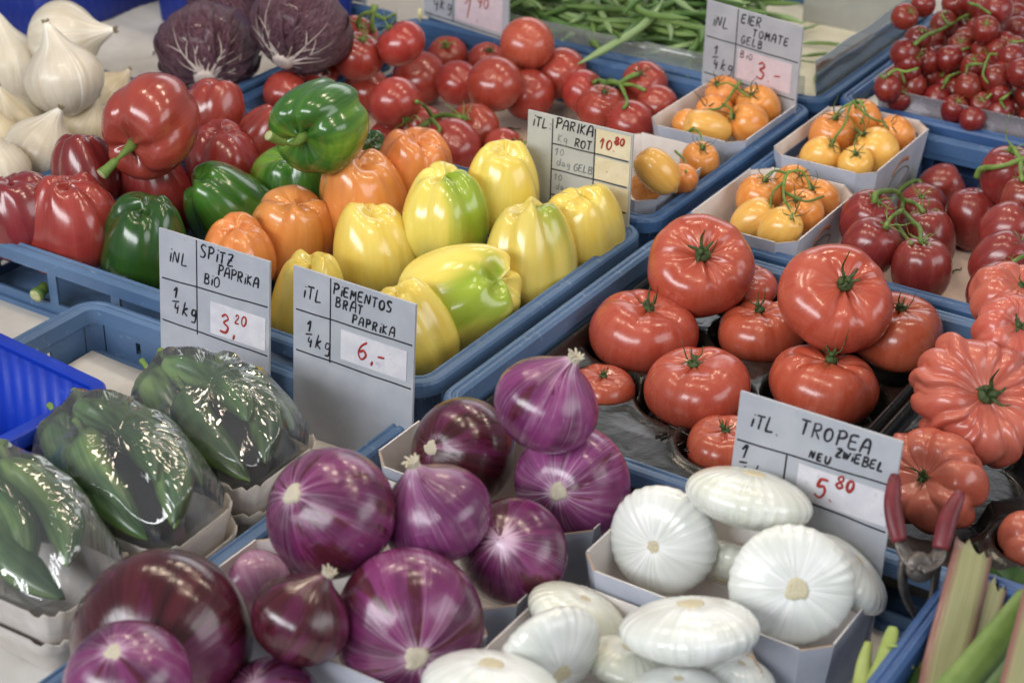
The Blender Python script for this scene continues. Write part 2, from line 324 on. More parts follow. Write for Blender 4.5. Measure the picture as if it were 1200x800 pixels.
def body(name, fn, mat, nu=64, nv=36):
    th = np.linspace(0, 2*PI, nu, endpoint=False); t = np.linspace(0, 1, nv+1); TH, T = np.meshgrid(th, t)
    X, Y, Z = fn(TH, T); V = []; R = []
    V.append((0, 0, float(Z[0].mean()))); R.append((0, 0, 0))
    for j in range(1, nv):
        for i in range(nu): V.append((X[j, i], Y[j, i], Z[j, i])); R.append((math.cos(th[i]), math.sin(th[i]), t[j]))
    V.append((0, 0, float(Z[-1].mean()))); R.append((0, 0, 1)); top = len(V)-1
    F = [(0, 1+(i+1) % nu, 1+i) for i in range(nu)]
    for j in range(nv-2):
        a = 1+j*nu; b = a+nu
        F += [(a+i, a+(i+1) % nu, b+(i+1) % nu, b+i) for i in range(nu)]
    a = 1+(nv-2)*nu; F += [(a+i, a+(i+1) % nu, top) for i in range(nu)]
    me = mk(name, V, F, mat, True, R); return me
def grooves(TH, n, rg, width, jit=.25, amp=.5):
    g = np.zeros_like(TH)
    for k in range(n):
        c = 2*PI*(k+rg.uniform(-jit, jit))/n; d = np.abs((TH-c+PI) % (2*PI)-PI); a = 1-amp*rg.uniform(0, 1)
        g = np.maximum(g, a*np.exp(-(d/width)**2))
    return g
def wob(TH, T, rg, a):
    s = 0
    for k in (1, 2, 3): s = s + a/k*np.cos(k*TH+rg.uniform(0, 6.3)+rg.uniform(-1.5, 1.5)*T*2)
    return s
def f_pepper(seed, n=4, hz=1.12, taper=.16):
    rg = np.random.default_rng(seed)
    def fn(TH, T):
        ph = T*PI; z0 = -np.cos(ph); q = np.sin(ph); r = np.maximum(q, 1e-6)**.74
        TW = TH+rg.uniform(-.35, .35)*z0
        g = grooves(TW, n, rg, .24, .20, .40); g2 = grooves(TW, 2, rg, .16, .45, 1.0)*.5
        r = r*(1-(.085+.10*np.abs(z0)**2)*g-.030*g2*(.3+np.abs(z0)))*(1+wob(TH, T, rg, .075))
        r = r*(1-taper*(1-z0)/2+.035*np.sin(3*z0+rg.uniform(-1, 1)))
        z = hz*np.sign(z0)*np.abs(z0)**.88
        bot = z0 < 0; e = np.exp(-(q/.40)**2); e2 = np.exp(-(q/.80)**2)
        lob = wob(TH*2, T, rg, .05)
        z = z + np.where(bot, (.17+.0*lob)*hz*e+(.13*g+.03*g2+lob*1.3)*hz*e2, -.24*hz*e-.13*hz*g*e2)
        z = z*(1+.07*np.cos(TH+rg.uniform(0, 6)))
        z = z+.012*np.sin(4*TH+5*T*PI+seed)*q
        cx = .06*np.sin(2*z0+rg.uniform(0, 3)); return r*np.cos(TH)*1.04+cx, r*np.sin(TH)*1.04, z
    return fn
def f_tomato(seed, hz=.86, ribs=5, amp=.02, dim=.14):
    rg = np.random.default_rng(seed)
    def fn(TH, T):
        ph = T*PI; z0 = -np.cos(ph); q = np.sin(ph); r = np.maximum(q, 1e-6)**.93
        g = grooves(TH, ribs, rg, .30, .2, .6); up = np.clip(z0*.8+.2, 0, 1)
        r = r*(1-amp*2*g*up)*(1+wob(TH, T, rg, .018)); z = hz*z0
        z = z-np.where(z0 > 0, (dim+amp*2.5*g)*np.exp(-(q/.36)**2), 0)+np.where(z0 < 0, .03*np.exp(-(q/.16)**2), 0)
        return r*np.cos(TH), r*np.sin(TH), z
    return fn
def f_plum(seed, hz=1.15, nip=0.0):
    rg = np.random.default_rng(seed)
    def fn(TH, T):
        ph = T*PI; z0 = -np.cos(ph); q = np.sin(ph); r = np.maximum(q, 1e-6)**.80
        r = r*(1+wob(TH, T, rg, .03))*(1-.06*(1-z0)/2); g = grooves(TH, 4, rg, .3, .2, .6)
        r = r*(1-.05*g*np.clip(z0, 0, 1)); z = hz*z0
        z = z-np.where(z0 > 0, (.12+.08*g)*np.exp(-(q/.4)**2), 0)-np.where(z0 < 0, nip*np.exp(-(q/.12)**2), 0)
        return r*np.cos(TH), r*np.sin(TH), z
    return fn
def f_beef(seed, hz=.72, n=7, depth=.06, w=.17):
    rg = np.random.default_rng(seed)
    def fn(TH, T):
        ph = T*PI; z0 = -np.cos(ph); q = np.sin(ph); r = np.maximum(q, 1e-6)**.82
        g = grooves(TH, n, rg, w, .3, .85); g3 = grooves(TH, 3, rg, .45, .3, .5); up = np.clip(z0*.75+.35, 0, 1)
        r = r*(1-depth*g*up-.05*g3)*(1+wob(TH, T, rg, .03)); z = hz*np.sign(z0)*np.abs(z0)**.95
        z = z-np.where(z0 > 0, (.17+depth*2.2*g)*np.exp(-(q/.42)**2)+depth*1.0*g*np.exp(-((q-.55)/.35)**2), 0)+np.where(z0 < 0, .10*np.exp(-(q/.35)**2), 0)
        return r*np.cos(TH), r*np.sin(TH), z*(1+.05*np.cos(TH+rg.uniform(0, 6)))
    return fn
def f_ribbed(seed, n=12, hz=.66):
    rg = np.random.default_rng(seed)
    def fn(TH, T):
        ph = T*PI; z0 = -np.cos(ph); q = np.sin(ph); r = np.maximum(q, 1e-6)**.72
        TW = TH+.16*np.sin(2.6*T+seed)+.05*np.sin(5*T*PI+3*TH)
        edges = np.cumsum(rg.uniform(.25, 1.7, n)); edges = edges/edges[-1]*2*PI
        g = np.zeros_like(TH); lift = np.zeros_like(TH)
        for k in range(n):
            c = edges[k]; w = edges[k]-edges[k-1] if k else edges[0]; w2 = edges[(k+1) % n]-edges[k] if k < n-1 else edges[0]
            d = np.abs((TW-c+PI) % (2*PI)-PI); wd = .045+.16*min(w, w2); fade = np.clip(.25+.75*np.sin(T*PI*rg.uniform(1.1, 2.2)+rg.uniform(-.6, 1.0)), .42, 1); g = np.maximum(g, rg.uniform(.45, 1.1)*fade*np.exp(-(d/wd)**1.4))
            m_ = c-w/2; dm = np.abs((TW-m_+PI) % (2*PI)-PI); lift = lift+rg.uniform(-.06, .10)*np.exp(-(dm/(w*.5))**2)
        r = r*(1-.19*g+lift)*(1+wob(TH, T, rg, .07)); z = hz*np.sign(z0)*np.abs(z0)**.9
        z = z-np.where(z0 > 0, .24*np.exp(-(q/.34)**2)+.17*g*np.exp(-((q-.55)/.36)**2)-.6*lift*q, 0)+np.where(z0 < 0, .2*np.exp(-(q/.4)**2)+.15*g*np.exp(-((q-.5)/.36)**2), 0)
        return r*np.cos(TH), r*np.sin(TH), z
    return fn
def f_onion(seed, hz=.86, neck=.16, nw=.17, rib=0.0, nr=30, bot=.06):
    rg = np.random.default_rng(seed)
    def fn(TH, T):
        ph = T*PI; z0 = -np.cos(ph); q = np.sin(ph); r = np.maximum(q, 1e-6)**.95
        r = r*(1+wob(TH, T, rg, .035)); z = hz*z0
        if rib:
            c = np.cos(nr*TH+.6*np.sin(2*TH+seed)); c = np.where(c > 0, c, c*.6)*(.6+.4*np.sin(5*TH+seed)); e = np.clip(q*1.3, 0, 1); r = r*(1+rib*c*e); z = z*(1+rib*.9*c*(1-q*.8)*e)
        z = z+np.where(z0 > 0, neck*np.exp(-(q/nw)**2), -bot*np.exp(-(q/.2)**2))
        return r*np.cos(TH), r*np.sin(TH), z
    return fn
def f_bulb(seed, neck=.55, hz=.92):
    rg = np.random.default_rng(seed)
    def fn(TH, T):
        ph = T*PI; z0 = -np.cos(ph); q = np.sin(ph); r = np.maximum(q, 1e-6)**.95
        r = r*(1+wob(TH, T, rg, .03))*(1+.006*np.cos(22*TH)); up = np.clip(z0, 0, 1)
        r = r*(1-.20*up**2); z = hz*z0+np.where(z0 > 0, neck*np.exp(-(q/.30)**2)*(1), -.07*np.exp(-(q/.2)**2))
        r = np.where(z0 > .97, np.maximum(r, .10*(1-(z0-.97)/.03*.2)), r)
        b = np.exp(-(q/.25)**2)*(z0 > 0)*.10; return r*np.cos(TH)+b*np.cos(seed), r*np.sin(TH)+b*np.sin(seed), z
    return fn

# mesh pools -------------------------------------------------------
POOL = {}
POOL['pepper'] = [(body('pepper_flesh', f_pepper(10+i, [4, 3, 4, 4, 3, 4][i], [1.12, 1.18, 1.05, 1.25, 1.1, 1.15][i], [.14, .2, .1, .22, .16, .18][i]), 'pepper_red', 80, 44), 1.12) for i in range(6)]
POOL['tomato'] = [(body('tomato_flesh', f_tomato(30+i, [.88, .92, .84, .9][i], 5, [.012, .03, .045, .02][i]), 'tomato_red', 48, 28), .88) for i in range(4)]
POOL['plum'] = [(body('tomato_flesh', f_plum(40+i, [1.12, 1.2, 1.05, 1.15][i]), 'tomato_plum', 48, 28), 1.12) for i in range(4)]
POOL['nipple'] = [(body('tomato_flesh', f_plum(50+i, 1.36, .16), 'tomato_yellow', 48, 40), 1.36) for i in range(1)]
POOL['cherry'] = [(body('tomato_flesh', f_plum(60+i, 1.0, .06), 'tomato_cherry', 32, 24), 1.0) for i in range(3)]
POOL['beef'] = [(body('tomato_flesh', f_beef(70+i, [.66, .70, .64, .68][i], [6, 5, 7, 5][i], [.050, .035, .055, .040][i], .20), 'tomato_beef', 96, 44), .67) for i in range(4)]
POOL['ribbed'] = [(body('tomato_flesh', f_ribbed(83+i, [17, 10, 8][i], [.70, .74, .78][i]), 'tomato_ribbed', 200, 60), .74) for i in range(3)]
POOL['red_onion'] = [(body('onion_bulb', f_onion(90+i, [.90, .86, .92, .86][i], -.03, .22), 'onion_red', 72, 44), .88) for i in range(4)]
POOL['red_neck'] = [(body('onion_bulb', f_bulb(94+i, [.26, .30, .22][i], .90), 'onion_red', 72, 50), .94) for i in range(3)]
POOL['flat_onion'] = [(body('onion_bulb', f_onion(100+i, [.46, .43, .42][i], -.05, .22, .015, 29, -.05), 'onion_flat_white', 180, 40), .45) for i in range(3)]
POOL['bulb'] = [(body('onion_bulb', f_bulb(110+i, [.55, .42, .5][i]), 'onion_white', 96, 60), .95) for i in range(3)]

# ------------------------------------------------------------------ resting things on each other
PLACED = []     # (centre, 3x3 axes rows*radius inverse, axes matrix, radii)
def sph(n=130):
    i = np.arange(n)+.5; ph = np.arccos(1-2*i/n); th = PI*(1+5**.5)*i
    return np.stack([np.cos(th)*np.sin(ph), np.sin(th)*np.sin(ph), np.cos(ph)], 1)
SPH = sph()
def inside(P, it, k):
    q = (P-it[0])@it[1]; return ((q/(it[2]*k))**2).sum(1) < 1
def collide(c, B, rad, tol):
    pts = c + (SPH*rad*tol)@B.T
    for it in PLACED:
        if np.linalg.norm(it[0]-c) > max(rad)+max(it[2]): continue
        if inside(pts, it, tol).any(): return True
        q = it[0] + (SPH*it[2]*tol)@it[1].T
        if (((((q-c)@B)/(rad*tol))**2).sum(1) < 1).any(): return True
    return False
def basis(ax, spin):
    ax = np.asarray(ax, float); ax = ax/np.linalg.norm(ax)
    a = np.array([0, 0, 1.]) if abs(ax[2]) < .95 else np.array([0, 1., 0])
    x = np.cross(a, ax); x /= np.linalg.norm(x); y = np.cross(ax, x)
    c, s = math.cos(spin), math.sin(spin); return np.stack([c*x+s*y, -s*x+c*y, ax], 1)
LIM = [None]
def settle(u, v, w, hz, ax, floor, spin=0.0, tol=.94, z0=.16, add=True):
    """slide a thing down its line of sight until it touches the floor or the things already there; its size follows its distance"""
    B = basis(ax, spin); d = ray(u, v); t = (z0-CP[2])/d[2]; last = None; step = .0025
    while True:
        c = CP+d*t; s = w/2*t/FPX; rad = np.array([s, s, s*hz]); low = math.sqrt(((B[2]*rad)**2).sum())
        if c[2]-low < floor: break
        if LIM[0] and (c[0]-.92*math.sqrt(((B[0]*rad)**2).sum()) < LIM[0][0] or c[1]+.92*math.sqrt(((B[1]*rad)**2).sum()) > LIM[0][1]): break
        if not (LIM[0] and len(LIM[0]) > 2 and c[1]-rad[0] < LIM[0][2]) and collide(c, B, rad, tol): break
        last = (c, s, rad, low); t += step
    if last is None: last = (c, s, rad, low)
    c, s, rad, low = last
    if add: PLACED.append((c, B, rad))
    return c, s, B, low
def quat_of(B): return Matrix([list(r) for r in B]).to_quaternion()
def pole_axis(u, v, w, pole, hz=1.0):
    if len(pole) == 3: return cv(*pole)
    a = (pole[0]-u)/(w/2*hz); b = (pole[1]-v)/(w/2*hz); m = a*a+b*b
    if m > .92: f = math.sqrt(.92/m); a *= f; b *= f; m = .92
    return cv(a, -b, math.sqrt(1-m))

# small parts ------------------------------------------------------
def calyx_mesh(seed, n=6, length=.5, stem=.35, up=.25, thick=.045, sr=.07, bend=.15):
    rg = np.random.default_rng(seed); m = MB()
    for k in range(n):
        a = 2*PI*k/n+rg.uniform(-.25, .25); L = length*rg.uniform(.7, 1.15); u_ = up*rg.uniform(.2, 1.5)
        tw = rg.uniform(-.5, .5)
        P = spline([(0, 0, .02), (math.cos(a)*L*.35, math.sin(a)*L*.35, .05+u_*.2), (math.cos(a+tw*.4)*L*.75, math.sin(a+tw*.4)*L*.75, u_*.5), (math.cos(a+tw)*L, math.sin(a+tw)*L, u_*rg.uniform(.3, 1.6))], 4)
        rad = thick*np.array([1-.1*math.cos(PI*i/(len(P)-1))-.85*(i/(len(P)-1))**1.5 for i in range(len(P))]); m.tube(P, np.maximum(rad, .006), 6, .45)
    if stem: 
        b = rg.uniform(-bend, bend, 2); m.tube(spline([(0, 0, -.03), (b[0]*.3, b[1]*.3, stem*.5), (b[0], b[1], stem)], 4), np.linspace(sr*1.1, sr, 9), 8)
    m.tube([(0, 0, -.05), (0, 0, .03), (0, 0, .07)], [.13, .13, .05], 8)
    return m.mesh('calyx', 'stem_green')
CAL = [calyx_mesh(i, 6, .42, .30, .22) for i in range(4)]            # on round tomatoes
CAL_T = [calyx_mesh(20+i, 6, .66, 0, .55, .038) for i in range(4)]     # on truss tomatoes, stalk comes from the truss
CAL_B = [calyx_mesh(40+i, 5, .24, .15, .34, .040, .050, .12) for i in range(4)]
STEMS = {}
def pepper_stem(seed, L=.62, bend=.25, r=.10):
    rg = np.random.default_rng(seed); m = MB(); a = rg.uniform(0, 6.3); P = spline([(0, 0, -.12), (0, 0, L*.35), (bend*.5*math.cos(a), bend*.5*math.sin(a), L*.75), (bend*math.cos(a), bend*math.sin(a), L)], 6)
    n = len(P); rad = [r*(1.5-1.1*min(1, i/n*2.2)+.45*(i/n)**4) if i/n < .5 else r*(.95+.5*((i/n-.5)*2)**2) for i in range(n)]; m.tube(P, rad, 12)
    q = MB(); T = P[-1]-P[-2]; T /= np.linalg.norm(T); q.tube([P[-1]-T*.01, P[-1]+T*.006, P[-1]+T*.012], [rad[-1]*.9, rad[-1]*.88, rad[-1]*.5], 12)
    return m.mesh('stem', 'stem_green'), q.mesh('cut_end', 'stem_cut')
PST = [pepper_stem(1, .98, .25, .095), pepper_stem(2, 1.0, .50, .085), pepper_stem(3, .35, .1, .11)]

# ------------------------------------------------------------------ structure: table and paper
FL = -.065; TB = -.075
m = MB(); m.box(-2.6, 2.2, -1.3, 2.6, TB-.03, TB); o = obj('table', m.mesh('table', 'table_white', False)); o['kind'] = 'structure'
def sheet(name, x0, x1, y0, y1, z, mat, label, amp=.002, seed=0, thick=.0012, rot=0):
    rg = np.random.default_rng(seed); nx, ny = 26, 22; V = []; F = []
    c, s = math.cos(rot), math.sin(rot); ph = rg.uniform(0, 6, 6)
    for lay in (0, 1):
        for j in range(ny+1):
            for i in range(nx+1):
                x = x0+(x1-x0)*i/nx; y = y0+(y1-y0)*j/ny; e = .012*math.sin(7*j/ny*3+ph[4])*(i in (0, nx))+0
                h = amp*(1+math.sin(x*38+ph[0]+9*y)*.5+math.sin(y*51+ph[1]-14*x)*.5); mx, my = (x0+x1)/2, (y0+y1)/2
                xx, yy = x-mx+e*.2, y-my; V.append((mx+c*xx-s*yy, my+s*xx+c*yy, z+h+(thick if lay else 0)))
    n = (nx+1)*(ny+1)
    for j in range(ny):
        for i in range(nx):
            a = j*(nx+1)+i; F.append((n+a, n+a+1, n+a+nx+2, n+a+nx+1)); F.append((a, a+nx+1, a+nx+2, a+1))
    edge = [i for i in range(nx+1)]+[j*(nx+1)+nx for j in range(1, ny+1)]+[ny*(nx+1)+i for i in range(nx-1, -1, -1)]+[j*(nx+1) for j in range(ny-1, 0, -1)]
    for k in range(len(edge)): a, b = edge[k], edge[(k+1) % len(edge)]; F.append((a, b, n+b, n+a))
    return tag(obj(name, mk(name, V, F, mat, True)), label, 'paper')

# ------------------------------------------------------------------ crates
def rrect(hx, hy, r, n=6):
    P = []
    for cx, cy, a0 in ((hx-r, hy-r, 0), (-hx+r, hy-r, PI/2), (-hx+r, -hy+r, PI), (hx-r, -hy+r, 3*PI/2)):
        for k in range(n+1): a = a0+PI/2*k/n; P.append((cx+r*math.cos(a), cy+r*math.sin(a)))
    return P
def ring(hx, hy, r, prof, n=6):
    """closed profile (inset, z) swept round a rounded rectangle"""
    m = MB(); L = [rrect(hx-i, hy-i, max(r-i, .002), n) for i, z in prof]; K = len(L[0]); Q = len(prof)
    V = [(x, y, prof[q][1]) for q in range(Q) for x, y in L[q]]
    F = [(q*K+k, q*K+(k+1) % K, ((q+1) % Q)*K+(k+1) % K, ((q+1) % Q)*K+k) for q in range(Q) for k in range(K)]
    return m.add(V, F)
def crate(label, x0, x1, y0, y1, zr=0.0, zb=TB, mat='crate_blue', name='crate', cat='crate', r=.028, rim=.016, slots=True, rot=0.0, group=None, slit=False):
    hx, hy = (x1-x0)/2, (y1-y0)/2; H = zr-zb
    T = thing(name, label, cat, ((x0+x1)/2, (y0+y1)/2, zb), group); T.rotation_euler.z = rot
    z = H
    prof = [(0, z-.016), (0, z-.004), (.0015, z-.0012), (.004, z), (rim*.42, z), (rim*.5, z-.0016), (rim*.62, z-.0016), (rim*.7, z), (rim-.003, z), (rim, z-.003), (rim+.001, z-.018), (rim-.0025, z-.018), (rim-.004, z-.006), (.0035, z-.006), (.0035, z-.016)]
    obj('rim', ring(hx, hy, r, prof).mesh('rim', mat, False), T)
    base = MB(); base.prism([(x, y, 0) for x, y in rrect(hx-.008, hy-.008, r)], [(x, y, .006) for x, y in rrect(hx-.008, hy-.008, r)]); obj('base', base.mesh('base', mat, False), T)
    ins = .0125; th = .003
    for side in range(4):
        L = (hx if side % 2 == 0 else hy)-r-.002; D = (hy if side % 2 == 0 else hx)-ins; m = MB()
        def bx(a, b, za, zb_):
            if side == 0: m.box(a, b, -D, -D+th, za, zb_)
            elif side == 1: m.box(D-th, D, a, b, za, zb_)
            elif side == 2: m.box(a, b, D-th, D, za, zb_)
            else: m.box(-D, -D+th, a, b, za, zb_)
        zt = z-.0065; s0, s1 = (.016, z-.026) if slots else (z*.5, z*.5)
        if not slots: bx(-L, L, .006, zt)
        else:
            bx(-L, L, .006, s0); bx(-L, L, s1, zt)
            n = max(3, int(2*L/.085)); pw = .012 if not slit else 2*L/n-.006
            for k in range(n+1):
                c = -L+pw/2+(2*L-pw)*k/n
                if slit: c = -L+2*L*k/n; bx(max(-L, c-pw/2), min(L, c+pw/2), s0, s1)
                else: bx(c-pw/2, c+pw/2, s0, s1)
        obj('wall', m.mesh('wall', mat, False), T)
    for cx, cy, a0 in ((1, 1, 0), (-1, 1, PI/2), (-1, -1, PI), (1, -1, 3*PI/2)):
        m = MB(); n = 6; o_ = []; i_ = []
        for k in range(n+1):
            a = a0+PI/2*k/n; ox, oy = cx*(hx-r), cy*(hy-r); o_.append((ox+(r-ins)*math.cos(a), oy+(r-ins)*math.sin(a))); i_.append((ox+(r-ins-th)*math.cos(a), oy+(r-ins-th)*math.sin(a)))
        pl = o_+i_[::-1]; m.prism([(x, y, .006) for x, y in pl], [(x, y, z-.0065) for x, y in pl]); obj('corner_post', m.mesh('corner_post', mat, False), T)
    return T
crate('grey blue crate of bell peppers behind the two front price signs', -.602, -.002, .0, .402, mat='crate_grey_blue')
crate('blue crate holding round red vine tomatoes behind the peppers', -.602, -.002, .412, .815)
crate('blue crate lined with cream paper holding green beans', -.60, .0, .828, 1.23)
crate('grey blue crate holding black trays of large tomatoes', .012, .612, -.012, .40, mat='crate_grey_blue')
crate('blue crate holding red plum tomatoes beside orange ones in cartons', .012, .612, .412, .815)
crate('blue crate under the clear box of cherry tomatoes', .012, .612, .83, 1.23, zr=.006, mat='crate_deep')
crate('grey blue crate holding bagged green peppers, paper and price signs', -.405, .002, -.62, -.004, zr=-.020, mat='crate_grey_blue', slit=True)
crate('deep blue crate of rhubarb and celery at the bottom right corner', .497, .90, -.50, -.027, zr=.030, mat='crate_deep', slots=False)
crate('blue crate beneath the radicchio heads', -1.215, -.615, .412, .815)
crate('blue crate lined with white paper under the white onions', -1.215, -.615, .0, .402)

sheet('lining_paper', -.585, -.02, .43, .80, -.068, 'paper_pink', 'pinkish brown paper lining the red vine tomato crate', .001, 1)
sheet('lining_paper', -.585, -.018, .845, 1.215, -.022, 'paper_cream', 'cream paper lining the green bean crate', .0006, 2)
sheet('lining_paper', .03, .595, .43, .80, -.068, 'paper_pink', 'brown paper under the plum tomatoes', .001, 3)
sheet('lining_paper', .032, .592, .85, 1.21, -.010, 'paper', 'white paper under the clear cherry tomato box', .001, 4)
sheet('lining_paper', -.382, -.02, -.60, -.034, -.0685, 'paper', 'white paper lining the bagged pepper crate', .003, 5)
sheet('lining_paper', -1.197, -.633, .43, .80, -.040, 'paper', 'white paper spread under the radicchio heads', .004, 6)
sheet('lining_paper', -1.197, -.633, .02, .385, -.040, 'paper', 'white paper spread under the white onions', .003, 7)
sheet('lining_paper', .02, .47, -.60, -.02, -.0738, 'paper', 'white paper below the red onion cartons', .001, 8)

def bin_(label, x0, x1, y0, y1, zb, zr, mat, rot=0.0):
    T = thing('plastic_bin', label, 'bin', ((x0+x1)/2, (y0+y1)/2, zb)); T.rotation_euler.z = rot
    hx, hy, H = (x1-x0)/2, (y1-y0)/2, zr-zb; r = .02; th = .003
    # ribbed wall
    def outl(ins, amp):
        P = []; base = rrect(hx-ins, hy-ins, r, 5); K = len(base)
        for k in range(K):
            a = np.array(base[k]); b = np.array(base[(k+1) % K]); L = np.linalg.norm(b-a); n = max(1, int(L/.004)); nn = np.array([b[1]-a[1], a[0]-b[0]])/(L+1e-9)
            for i in range(n): s = i/n; P.append(tuple(a+(b-a)*s-nn*(amp*(.5+.5*math.cos(2*PI*s*L/.018)) if n > 4 else 0)))
        return P
    o1 = outl(.010, .0014); n = len(o1); ip = [(x*(1-th/hx), y*(1-th/hy)) for x, y in o1]; rim_in = rrect(1, 1, .1, 5)
    levels = [(0, .93, 0), (.006, .935, 0), (H-.006, 1.0, 0)]
    V = []; F = []
    for z, k, _ in levels: V += [(x*k, y*k, z) for x, y in o1]
    for z, k, _ in levels[::-1]: V += [(x*k, y*k, max(z, .004)) for x, y in ip]
    for q in range(5): F += [(q*n+k, q*n+(k+1) % n, (q+1)*n+(k+1) % n, (q+1)*n+k) for k in range(n)]
    m = MB().add(V, F); obj('wall', m.mesh('wall', mat, True), T)
    b = MB(); b.prism([(x*.93, y*.93, .0005) for x, y in ip], [(x*.93, y*.93, .0045) for x, y in ip]); obj('base', b.mesh('base', mat, False), T)
    prof = [(0, H-.014), (0, H-.002), (.002, H), (.011, H), (.013, H-.002), (.013, H-.007), (.011, H-.007), (.003, H-.004), (.002, H-.014)]
    obj('rim', ring(hx, hy, r, prof).mesh('rim', mat, False), T); return T
bin_('royal blue ribbed empty bin at the left edge beside the bagged peppers', -.392, -.190, -.390, -.186, FL, .04, 'bin_blue', -.09)
bin_('navy blue ribbed bin at the top left behind the white onions', -1.19, -.985, .50, .80, -.033, .12, 'bin_navy', 0)
bin_('wide navy blue bin behind the radicchio at the top edge', -.965, -.665, .66, .81, -.033, .12, 'bin_navy', 0)

# ------------------------------------------------------------------ cartons
def carton(label, x0, x1, y0, y1, zb, zt, inset=.012, ch=.018, mat_in='carton_white', mat='carton_grey', rot=0.0, mark=False):
    cx, cy = (x0+x1)/2, (y0+y1)/2; T = thing('cardboard_punnet', label, 'punnet', (cx, cy, zb), 'cardboard punnets of produce'); T.rotation_euler.z = rot
    hx, hy, H = (x1-x0)/2, (y1-y0)/2, zt-zb
    def octo(h, k, c): return [(h-c, -k), (h, -k+c), (h, k-c), (h-c, k), (-h+c, k), (-h, k-c), (-h, -k+c), (-h+c, -k)]
    A = octo(hx, hy, ch); Bm = octo(hx-inset, hy-inset, ch*.75); th = .0014
    Ai = octo(hx-th, hy-th, ch); Bi = octo(hx-inset-th, hy-inset-th, ch*.75)
    m = MB(); m.prism([(x, y, 0) for x, y in Bm], [(x, y, .0014) for x, y in Bm]); obj('base', m.mesh('base', mat_in, False), T)
    for k in range(8):
        j = (k+1) % 8; side = k % 2 == 1 or True
        dz = .0 if k % 2 == 1 else -.0012                    # corner folds sit a little lower
        e = .0006 if k % 2 else 0
        def shr(p, q, s): return (p[0]+(q[0]-p[0])*s, p[1]+(q[1]-p[1])*s)
        bo = [Bm[k], Bm[j]]; to = [A[k], A[j]]; bi = [Bi[k], Bi[j]]; ti = [Ai[k], Ai[j]]
        V = [(*bo[0], .0015), (*bo[1], .0015), (*to[1], H+dz), (*to[0], H+dz), (*bi[0], .0015), (*bi[1], .0015), (*ti[1], H+dz), (*ti[0], H+dz)]
        F = [(0, 1, 2, 3), (5, 4, 7, 6), (3, 2, 6, 7), (1, 5, 6, 2), (4, 0, 3, 7), (0, 4, 5, 1)]
        me = mk('panel', V, F, mat, False); me.materials.append(MATS[mat_in]); me.materials.append(MATS['edge_brown'])
        me.polygons[1].material_index = 1; me.polygons[2].material_index = 2 if k % 2 == 0 else 1
        obj('side_panel' if k % 2 == 1 else 'corner_panel', me, T)
    if mark:   # printed pepper drawing and scribble on the right-hand panel
        p0 = np.array([*Bm[1], .0015]); p1 = np.array([*Bm[2], .0015]); q0 = np.array([*A[1], H])
        ex = (p1-p0)/np.linalg.norm(p1-p0); ez = (q0-p0)/np.linalg.norm(q0-p0); nn = np.cross(ex, ez); L = np.linalg.norm(p1-p0); Hh = np.linalg.norm(q0-p0)
        def pt(a, b): return p0+ex*L*a+ez*Hh*b+nn*.0004
        m = MB()
        for pl in ([(.10, .25), (.14, .55), (.17, .3), (.20, .6), (.24, .28)], [(.10, .42), (.24, .46)], [(.28, .3), (.40, .62), (.62, .66), (.75, .52), (.55, .36), (.34, .30)]): m.tube(spline([pt(*p) for p in pl], 5), .0009, 5, .3, nn)
        obj('printed_mark', m.mesh('printed_mark', 'print', True), T)
        m = MB(); m.tube(spline([pt(.36, .66), (pt(.48, .80)), pt(.62, .80), pt(.70, .74)], 5), [.001]+[.0028]*14+[.001], 6, .15, nn); obj('printed_mark', m.mesh('printed_mark', 'print_red', True), T)
    return T
carton('cardboard punnet of orange tomatoes directly below the EIER TOMATE sign', -.138, -.014, .632, .802, -.0655, .010, mark=True)
carton('cardboard punnet of orange tomatoes half hidden by the PARIKA ROT sign', -.150, -.026, .446, .616, -.0655, .004)
carton('cardboard punnet of orange tomatoes nearest the clear cherry tomato box', .024, .150, .624, .808, -.0655, .014, .009, mark=True)
carton('cardboard punnet of orange tomatoes touching the large beefsteak tomatoes', .028, .152, .420, .592, -.0655, .012, mark=True)
carton('cardboard punnet of red onions next to the black tomato tray', .030, .238, -.130, -.036, -.0712, .006, .010)
carton('cardboard punnet of red onions in the middle of three', .022, .236, -.236, -.136, -.0712, .0, .010)
carton('cardboard punnet of red onions nearest the viewer, partly out of frame', .022, .238, -.346, -.242, -.0712, .0, .010)
carton('cardboard punnet of flat white onions against the TROPEA ZWIEBEL sign', .252, .456, -.166, -.050, -.0712, .012, .010)
carton('cardboard punnet of flat white onions at the bottom edge of the picture', .246, .424, -.300, -.174, -.0712, .002, .010)

